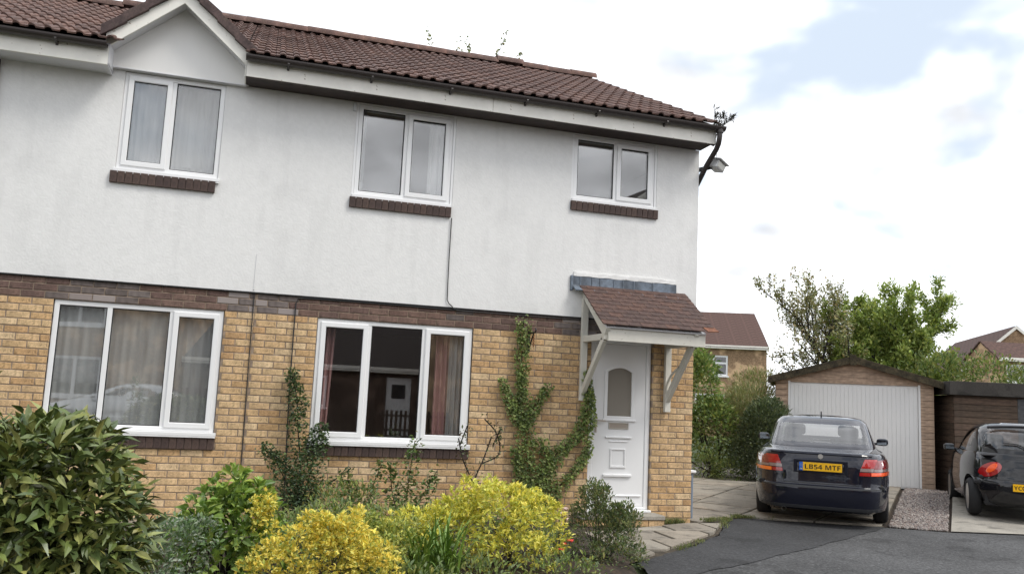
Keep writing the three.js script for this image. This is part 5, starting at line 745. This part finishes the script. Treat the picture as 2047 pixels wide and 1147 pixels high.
{ // strap leaved clump: each blade its own part
  const g = thing('daylily_clump', 'clump of arching strap shaped green leaves in front of the golden shrub', 'plant', [-4.02, 0.03, 3.55]);
  const cols = [[0.17, 0.28, 0.04], [0.13, 0.23, 0.035], [0.22, 0.33, 0.055], [0.10, 0.18, 0.03]].map((c) => phy(lin(...c), 0.5, { side: THREE.DoubleSide, transmission: 0.15, thickness: 0 }));
  for (let i = 0; i < 120; i++) { const a = R() * 6.283, L = rr(0.38, 0.72), lean = rr(0.25, 0.95), w = rr(0.007, 0.013), b = V3(rr(-0.17, 0.17), 0, rr(-0.12, 0.12)), pos = [], idx = [], n = 7, side = V3(-Math.sin(a), 0, Math.cos(a));
    for (let k = 0; k <= n; k++) { const t = k / n, h = L * (t - 0.55 * lean * t * t * t), o = L * lean * t * t * 0.75, ww = w * Math.min(1, (1 - t) * 3) * (0.7 + 0.3 * t); const c = V3(b.x + Math.cos(a) * o, h, b.z + Math.sin(a) * o); pos.push(c.x - side.x * ww, c.y + ww * 0.3, c.z - side.z * ww, c.x, c.y - ww * 0.3, c.z, c.x + side.x * ww, c.y + ww * 0.3, c.z + side.z * ww); }
    for (let k = 0; k < n; k++) for (let s = 0; s < 2; s++) { const q = k * 3 + s; idx.push(q, q + 1, q + 3, q + 1, q + 4, q + 3); }
    mesh('leaf', metric(geo(pos, idx)), pick(cols), g); }
}
{ // small flowers between shrub and door
  const g = thing('red_flower', 'small red flowers and pale pink blooms between the golden shrub and the dark shrub', 'flowers', [-2.72, 0.05, 2.75]);
  const petal = (x, y, z, r, mat) => { const parts = []; for (let i = 0; i < 7; i++) { const s = new THREE.SphereGeometry(r, 6, 4); s.scale(1, 0.35, 0.6); s.rotateZ(rr(-0.6, 0.6)); s.rotateY(i * 0.9); s.translate(x + Math.cos(i * 0.9) * r * 0.7, y, z + Math.sin(i * 0.9) * r * 0.7); parts.push(metric(s)); } mesh('bloom', parts, mat, g).userData.kind = 'stuff'; };
  const red = std(lin(0.62, 0.05, 0.04), 0.7), pk = std(lin(0.62, 0.46, 0.42), 0.8); for (const [x, y, z] of [[0.0, 0.18, 0], [0.05, 0.21, 0.02], [-0.03, 0.14, 0.03]]) { petal(x, y, z, 0.022, red); mesh('stem', tube([[x * 0.5, -0.04, z], [x, y, z]], 0.003, 4, 5), M.bark, g); } for (const [x, y, z] of [[-0.02, 0.34, -0.05], [0.03, 0.38, -0.06], [-0.04, 0.43, -0.04], [0.02, 0.47, -0.05]]) { petal(x, y, z, 0.02, pk); mesh('stem', tube([[x * 0.5, -0.04, z], [x, y, z]], 0.003, 4, 5), M.bark, g); }
}
// climbers and roses against the wall: wandering stems with leaves
function climber(name, label, base, paths, o) {
  const g = thing(name, label, o.cat ?? 'climber', base); const B = V3(...base), L = new Leaves(), st = [];
  for (const [pts, w, dens] of paths) { const c = new THREE.CatmullRomCurve3(pts.map((p) => V3(...p))), len = c.getLength(), n = Math.round(len * dens * (o.dense ?? 1)); st.push(metric(new THREE.TubeGeometry(new THREE.CatmullRomCurve3(pts.map((p) => V3(...p).sub(B))), 20, o.r ?? 0.006, 5)));
    for (let i = 0; i < n; i++) { const t = R(), p = c.getPoint(t), ww = (o.fat ?? 1) * (Array.isArray(w) ? mix(w[0], w[1], t) : w) * (0.75 + 0.5 * N1(t * len * 9 + pts[0][0] * 7 + 90, 3, 251)); const a = R() * 6.283, k = Math.sqrt(R()) * ww; p.x += Math.cos(a) * k; p.y += Math.sin(a) * k; p.z = Math.max(0.03, p.z + rr(0, o.deep ?? 0.06) * (1 - k / ww * 0.6)); if (p.y < 0.05) continue; L.add(p.sub(B), V3(rr(-0.6, 0.6), o.droop ? rr(-0.9, 0.3) : rr(-0.2, 0.9), rr(0.2, 1)), o.len * rr(0.7, 1.3), o.wid * rr(0.8, 1.2), tone(pick(o.cols), 0.28), 0.2, 0.2); } }
  mesh('stem', st, o.bark ?? M.barkDark, g).userData.kind = 'stuff'; L.build('foliage', M.leaf, g); return g;
}
climber('ivy', 'ivy fanning out over the brickwork between window and front door', [-2.05, 0.02, 0.06], [
  [[[-2.06, 0.05, 0.05], [-2.16, 0.6, 0.04], [-2.24, 1.1, 0.04], [-2.30, 1.5, 0.04]], [0.10, 0.09], 620],
  [[[-2.30, 1.45, 0.04], [-2.315, 1.8, 0.04], [-2.315, 2.38, 0.04]], [0.045, 0.085], 900],
  [[[-2.24, 1.12, 0.04], [-2.42, 1.35, 0.04], [-2.56, 1.68, 0.04]], [0.09, 0.035], 700],
  [[[-2.22, 1.18, 0.04], [-2.10, 1.42, 0.04], [-1.97, 1.62, 0.04]], [0.08, 0.045], 700],
  [[[-2.10, 0.35, 0.05], [-1.85, 0.80, 0.05], [-1.58, 1.06, 0.04], [-1.47, 1.40, 0.06], [-1.50, 1.82, 0.08]], [0.10, 0.04], 640],
  [[[-2.06, 0.1, 0.05], [-1.80, 0.42, 0.05], [-1.52, 0.72, 0.04], [-1.42, 0.95, 0.05]], [0.09, 0.04], 560],
  [[[-2.06, 0.1, 0.05], [-2.25, 0.5, 0.04], [-2.36, 0.88, 0.04]], [0.10, 0.05], 640],
  [[[-1.46, 0.98, 0.08], [-1.42, 1.3, 0.10], [-1.46, 1.6, 0.10]], [0.05, 0.03], 500],
  [[[-2.0, 0.3, 0.05], [-1.95, 0.7, 0.05], [-2.05, 1.0, 0.05]], [0.11, 0.07], 520]], { len: 0.036, wid: 0.034, cols: [[0.13, 0.19, 0.035], [0.17, 0.235, 0.045], [0.22, 0.28, 0.06], [0.09, 0.14, 0.03], [0.27, 0.31, 0.10]], deep: 0.06, fat: 1.25, droop: true });
climber('climbing_rose', 'climbing rose scrambling up the cable beside the three-pane window', [-4.82, 0.02, 0.35], [
  [[[-4.83, 0.05, 0.35], [-4.80, 0.5, 0.22], [-4.86, 1.0, 0.08], [-4.90, 1.35, 0.05], [-4.98, 1.62, 0.04]], [0.16, 0.05], 330],
  [[[-4.82, 0.1, 0.35], [-4.95, 0.45, 0.3], [-5.10, 0.72, 0.2]], [0.16, 0.08], 360],
  [[[-4.82, 0.1, 0.35], [-4.72, 0.5, 0.3], [-4.66, 0.85, 0.16], [-4.62, 1.02, 0.12]], [0.17, 0.08], 420],
  [[[-4.85, 0.5, 0.3], [-5.12, 0.75, 0.2], [-5.24, 0.80, 0.2]], [0.05, 0.06], 220],
  [[[-4.82, 0.05, 0.35], [-4.6, 0.38, 0.4], [-4.30, 0.62, 0.4]], [0.08, 0.03], 120],
  [[[-4.84, 0.12, 0.4], [-4.80, 0.3, 0.4], [-4.78, 0.5, 0.36]], [0.24, 0.18], 900]], { len: 0.044, wid: 0.026, cols: [[0.055, 0.105, 0.03], [0.08, 0.14, 0.035], [0.12, 0.18, 0.045], [0.04, 0.08, 0.028]], deep: 0.16, r: 0.007, fat: 1.25, dense: 2.2 });
climber('rose_bush', 'leggy rose with pale green shoots under the three-pane window', [-3.75, 0.02, 0.7], [
  [[[-3.75, 0.05, 0.7], [-3.72, 0.45, 0.68], [-3.66, 0.95, 0.62]], [0.09, 0.06], 300], [[[-3.75, 0.05, 0.7], [-3.88, 0.4, 0.7], [-3.92, 0.72, 0.68]], [0.08, 0.06], 260], [[[-3.75, 0.05, 0.7], [-3.55, 0.4, 0.7], [-3.42, 0.62, 0.66]], [0.08, 0.06], 260], [[[-4.1, 0.05, 0.8], [-4.12, 0.4, 0.78], [-4.02, 0.7, 0.74]], [0.07, 0.04], 200], [[[-4.3, 0.05, 0.9], [-4.34, 0.35, 0.9], [-4.38, 0.55, 0.86]], [0.10, 0.07], 320]], { len: 0.05, wid: 0.032, cols: [[0.12, 0.20, 0.05], [0.18, 0.27, 0.07], [0.09, 0.15, 0.04], [0.20, 0.19, 0.06]], deep: 0.08, r: 0.005, cat: 'rose', fat: 1.3, dense: 1.5 });
climber('rose_bush', 'nearly bare brown rose stems beside the ivy', [-2.92, 0.02, 0.45], [
  [[[-2.94, 0.05, 0.45], [-2.93, 0.5, 0.42], [-2.82, 0.75, 0.36], [-2.72, 1.0, 0.3]], 0.05, 35], [[[-2.93, 0.48, 0.42], [-3.06, 0.75, 0.38], [-3.12, 0.98, 0.36]], [0.05, 0.09], 90], [[[-2.85, 0.7, 0.37], [-2.62, 0.82, 0.3], [-2.66, 1.05, 0.28], [-2.80, 1.2, 0.26]], [0.04, 0.07], 70], [[[-2.70, 0.9, 0.3], [-2.60, 1.12, 0.28]], [0.05, 0.07], 130], [[[-3.1, 0.9, 0.36], [-3.02, 1.12, 0.34]], [0.05, 0.06], 110]], { len: 0.045, wid: 0.024, cols: [[0.075, 0.10, 0.035], [0.12, 0.15, 0.05], [0.12, 0.08, 0.035]], deep: 0.06, r: 0.008, cat: 'rose' });
climber('gutter_weed', 'dark weed sprouting from the end of the gutter', [0.02, 5.0, 0.43], [[[[0.0, 5.0, 0.43], [0.0, 5.12, 0.43], [0.0, 5.24, 0.43]], [0.01, 0.035], 160], [[[0.02, 5.0, 0.43], [0.08, 5.12, 0.44], [0.12, 5.16, 0.45]], 0.04, 260], [[[0.04, 5.0, 0.43], [0.18, 5.10, 0.44], [0.26, 5.16, 0.45]], 0.03, 260]], { len: 0.07, wid: 0.014, cols: [[0.035, 0.04, 0.03], [0.05, 0.05, 0.035]], deep: 0.02, r: 0.004, cat: 'weed' });
// weeds at the edge of the paving
{ const L = new Leaves(), g = thing('weeds', 'grass and weeds along the edge of the slab path', 'weeds', [0, 0, 0], null, 'stuff'); const along = (pts, n, s, h) => { const c = new THREE.CatmullRomCurve3(pts.map(([x, z]) => V3(x, 0, z)), false, 'catmullrom', 0.1); for (let i = 0; i < n; i++) { const p = c.getPoint(R()); if (N2(p.x * 4 + 70, p.z * 4 + 70, 251) < 0.42) continue; p.x += rr(-s, s); p.z += rr(-s, s); p.y = gy(p.x, p.z) + 0.01; L.add(p, V3(rr(-0.7, 0.7), 1, rr(-0.7, 0.7)), h * rr(0.4, 1.4), 0.008, tone(pick([[0.14, 0.17, 0.04], [0.20, 0.20, 0.06], [0.09, 0.13, 0.03]]), 0.3)); } };
  along([[-1.85, 2.40], [-1.45, 2.10], [-0.78, 1.52], [-0.10, 0.85], [0.62, -0.2], [0.70, -0.30]], 1500, 0.05, 0.045); along([[0.05, -0.06], [0.4, -0.2], [0.98, -0.5], [1.4, -0.32]], 1100, 0.06, 0.05); along([[-0.5, 0.06], [-0.2, 0.05], [0.05, 0.03]], 500, 0.05, 0.08); along([[0.06, -0.1], [0.08, -0.8], [0.06, -2.0]], 900, 0.05, 0.10); along([[-0.02, 0.0], [0.1, -0.12]], 380, 0.07, 0.16); L.build('foliage', M.leaf, g); }
// hedge and shrubs beyond the drive
shrub('tall_shrub', 'tall light green leafy shrub against the side of the house', [3.5, 0.12, -5.4], [[3.10, 1.75, -5.4, 0.40, 0.80, 0.45], [3.35, 0.95, -5.3, 0.5, 0.70, 0.45], [3.02, 2.2, -5.6, 0.28, 0.42, 0.3], [2.6, 1.2, -6.2, 0.7, 1.2, 0.6]], { n: 7500, len: 0.085, wid: 0.045, cols: [[0.16, 0.24, 0.05], [0.22, 0.30, 0.07], [0.10, 0.17, 0.035], [0.26, 0.29, 0.07]], inner: 0.45, rag: 1.6, bend: 0.3, stemR: 0.02 });
shrub('dark_bush', 'dense dark green bush beside the timber garage', [4.0, 0.12, -4.3], [[4.0, 0.85, -4.45, 0.55, 0.75, 0.5], [4.25, 0.62, -4.6, 0.45, 0.6, 0.45], [3.72, 0.55, -4.5, 0.40, 0.55, 0.4], [4.2, 1.25, -4.7, 0.45, 0.45, 0.4]], { n: 12000, len: 0.062, wid: 0.026, cols: [[0.06, 0.09, 0.028], [0.085, 0.12, 0.036], [0.045, 0.07, 0.024], [0.12, 0.145, 0.045]], inner: 0.55, stemR: 0.02, cat: 'bush' });
shrub('willowy_shrub', 'olive green willowy shrub between the house and the timber garage', [4.4, 0.12, -5.8], [[4.25, 1.40, -5.4, 0.65, 0.52, 0.5], [4.75, 1.50, -6.2, 0.7, 0.50, 0.5], [3.9, 1.10, -5.4, 0.55, 0.60, 0.4], [5.2, 1.85, -6.6, 0.7, 0.5, 0.4], [4.3, 0.9, -5.8, 0.8, 0.7, 0.5], [3.75, 1.2, -5.9, 0.5, 0.45, 0.4]], { n: 11000, len: 0.09, wid: 0.017, cols: [[0.19, 0.21, 0.065], [0.14, 0.17, 0.05], [0.25, 0.25, 0.09], [0.26, 0.22, 0.09]], inner: 0.35, rag: 2, up: 0.6, stemR: 0.015 });
shrub('low_shrub', 'light green low plant at the foot of the tall shrub', [3.0, 0.10, -4.9], [[3.05, 0.35, -4.9, 0.30, 0.30, 0.28], [3.3, 0.28, -4.6, 0.28, 0.26, 0.25]], { n: 1300, len: 0.06, wid: 0.022, cols: [[0.17, 0.23, 0.05], [0.24, 0.27, 0.07], [0.10, 0.15, 0.035]], inner: 0.4, rag: 2 });
// trees
function tree(name, label, base, H, o) {
  const g = thing(name, label, 'tree', base, o.group), W = [], L = new Leaves(), q = rngOf(o.seed), r2 = (a, b) => a + (b - a) * q();
  function grow(p, dir, len, rad, lvl) {
    const pts = [p.clone()], rs = [rad]; let d = dir.clone(), c = p.clone(); const seg = lvl === 0 ? 6 : 4;
    for (let i = 1; i <= seg; i++) { d.add(V3(r2(-1, 1), r2(-0.3, 1) * (o.rise ?? 0.35), r2(-1, 1)).multiplyScalar(o.wob ?? 0.22)).normalize(); c = c.clone().addScaledVector(d, len / seg); pts.push(c); rs.push(rad * (1 - 0.75 * i / seg)); }
    if (rad > 0.004) W.push(limb(pts, rs, lvl === 0 ? 8 : lvl === 1 ? 6 : 4));
    const at = (t) => { const f = t * seg, i = Math.min(seg - 1, Math.floor(f)); return pts[i].clone().lerp(pts[i + 1], f - i); };
    if (lvl < o.levels) { const n = o.kids[lvl]; for (let i = 0; i < n; i++) { const t = mix(o.from[lvl], 1, (i + q()) / n), a = (i * 2.4 + q() * 1.2), sp = r2(...o.spread); const s = new THREE.Vector3().crossVectors(d, V3(Math.cos(a), 0.2, Math.sin(a))).normalize(); grow(at(t), d.clone().multiplyScalar(Math.cos(sp)).addScaledVector(s, Math.sin(sp)).add(V3(0, o.lift ?? 0.15, 0)).normalize(), len * (o.reach ?? 1) * r2(0.5, 0.72) * (1.15 - 0.45 * t), rad * 0.5 * (1.1 - 0.4 * t), lvl + 1); } }
    if (lvl >= o.leafFrom) { const n = Math.round(o.leaves * len * (lvl === o.levels ? 1 : 0.45)); for (let i = 0; i < n; i++) { const p2 = at(q()).addScaledVector(sph(), o.cloud * q()); L.add(p2, sph().add(V3(0, o.leafUp ?? 0.1, 0)).addScaledVector(d, 0.7), o.len * r2(0.7, 1.3), o.wid * r2(0.8, 1.2), tone(pick(o.cols), 0.25), 0.2, 0.2); } }
  }
  for (let k = 0; k < (o.trunks ?? 1); k++) grow(V3(r2(-1, 1) * (o.foot ?? 0.1), 0, r2(-0.1, 0.1)), V3(r2(-0.2, 0.2) + (o.lean ?? 0), 1, r2(-0.15, 0.15)).normalize(), H * r2(0.62, 0.7), o.rad, 0);
  mesh('trunk', W, o.bark ?? M.barkDark, g); L.build('crown', M.leaf, g).userData.kind = undefined; return g;
}
tree('young_tree', 'airy tree with sparse small leaves showing sky between them', [10.55, 0, -10.3], 6.6, { seed: 8, rad: 0.08, trunks: 2, reach: 0.80, levels: 3, kids: [11, 5, 4], from: [0.22, 0.2, 0.2], spread: [0.35, 0.7], leafFrom: 2, leaves: 52, cloud: 0.18, len: 0.08, wid: 0.05, cols: [[0.21, 0.22, 0.08], [0.26, 0.25, 0.09], [0.15, 0.17, 0.06], [0.26, 0.20, 0.08]], rise: 0.5 });
tree('leafy_tree', 'denser bright green tree behind the timber garage', [11.55, 0, -9.95], 5.7, { seed: 11, rad: 0.11, reach: 0.82, trunks: 3, levels: 3, kids: [9, 5, 4], from: [0.15, 0.2, 0.2], spread: [0.4, 0.8], leafFrom: 2, leaves: 170, cloud: 0.18, len: 0.12, wid: 0.05, cols: [[0.20, 0.27, 0.045], [0.26, 0.33, 0.06], [0.14, 0.20, 0.035], [0.32, 0.36, 0.07]], rise: 0.5, leafUp: 0.4 });
shrub('garden_shrub', 'yellow green bush rising behind the two garages', [12.4, 0, -8.2], [[11.9, 2.3, -8.6, 1.2, 0.9, 0.9], [12.9, 2.35, -7.9, 1.0, 0.8, 0.8], [10.9, 1.9, -9.0, 0.9, 0.8, 0.7], [13.6, 2.0, -7.4, 0.9, 0.8, 0.7], [12.4, 1.2, -8.2, 1.4, 1.0, 0.8]], { n: 6500, len: 0.11, wid: 0.045, cols: [[0.13, 0.19, 0.04], [0.19, 0.24, 0.05], [0.09, 0.14, 0.03], [0.24, 0.25, 0.06]], inner: 0.4, rag: 1.8, stemR: 0.03, stems: 8 });
shrub('garden_shrub', 'reddish and gold leaved bush above the flat roofed garage', [15.6, 0, -7.6], [[15.2, 2.2, -7.8, 0.9, 0.7, 0.8], [16.2, 1.9, -7.4, 1.0, 0.7, 0.8]], { n: 3600, len: 0.11, wid: 0.05, cols: [[0.22, 0.19, 0.05], [0.26, 0.15, 0.05], [0.14, 0.17, 0.04], [0.30, 0.22, 0.06]], inner: 0.3, rag: 2, stemR: 0.03, stems: 8 });
tree('thin_tree', 'tips of a thin tree showing above the ridge of the roof', [-0.9, 0, -9.6], 9.3, { seed: 23, rad: 0.07, trunks: 7, foot: 0.9, levels: 2, kids: [7, 4], from: [0.45, 0.3], spread: [0.25, 0.5], leafFrom: 1, leaves: 26, cloud: 0.06, len: 0.09, wid: 0.055, cols: [[0.16, 0.20, 0.06], [0.12, 0.14, 0.05], [0.20, 0.19, 0.08]], rise: 0.8, lift: 0.5, wob: 0.12 });
renderer.render(scene, camera);
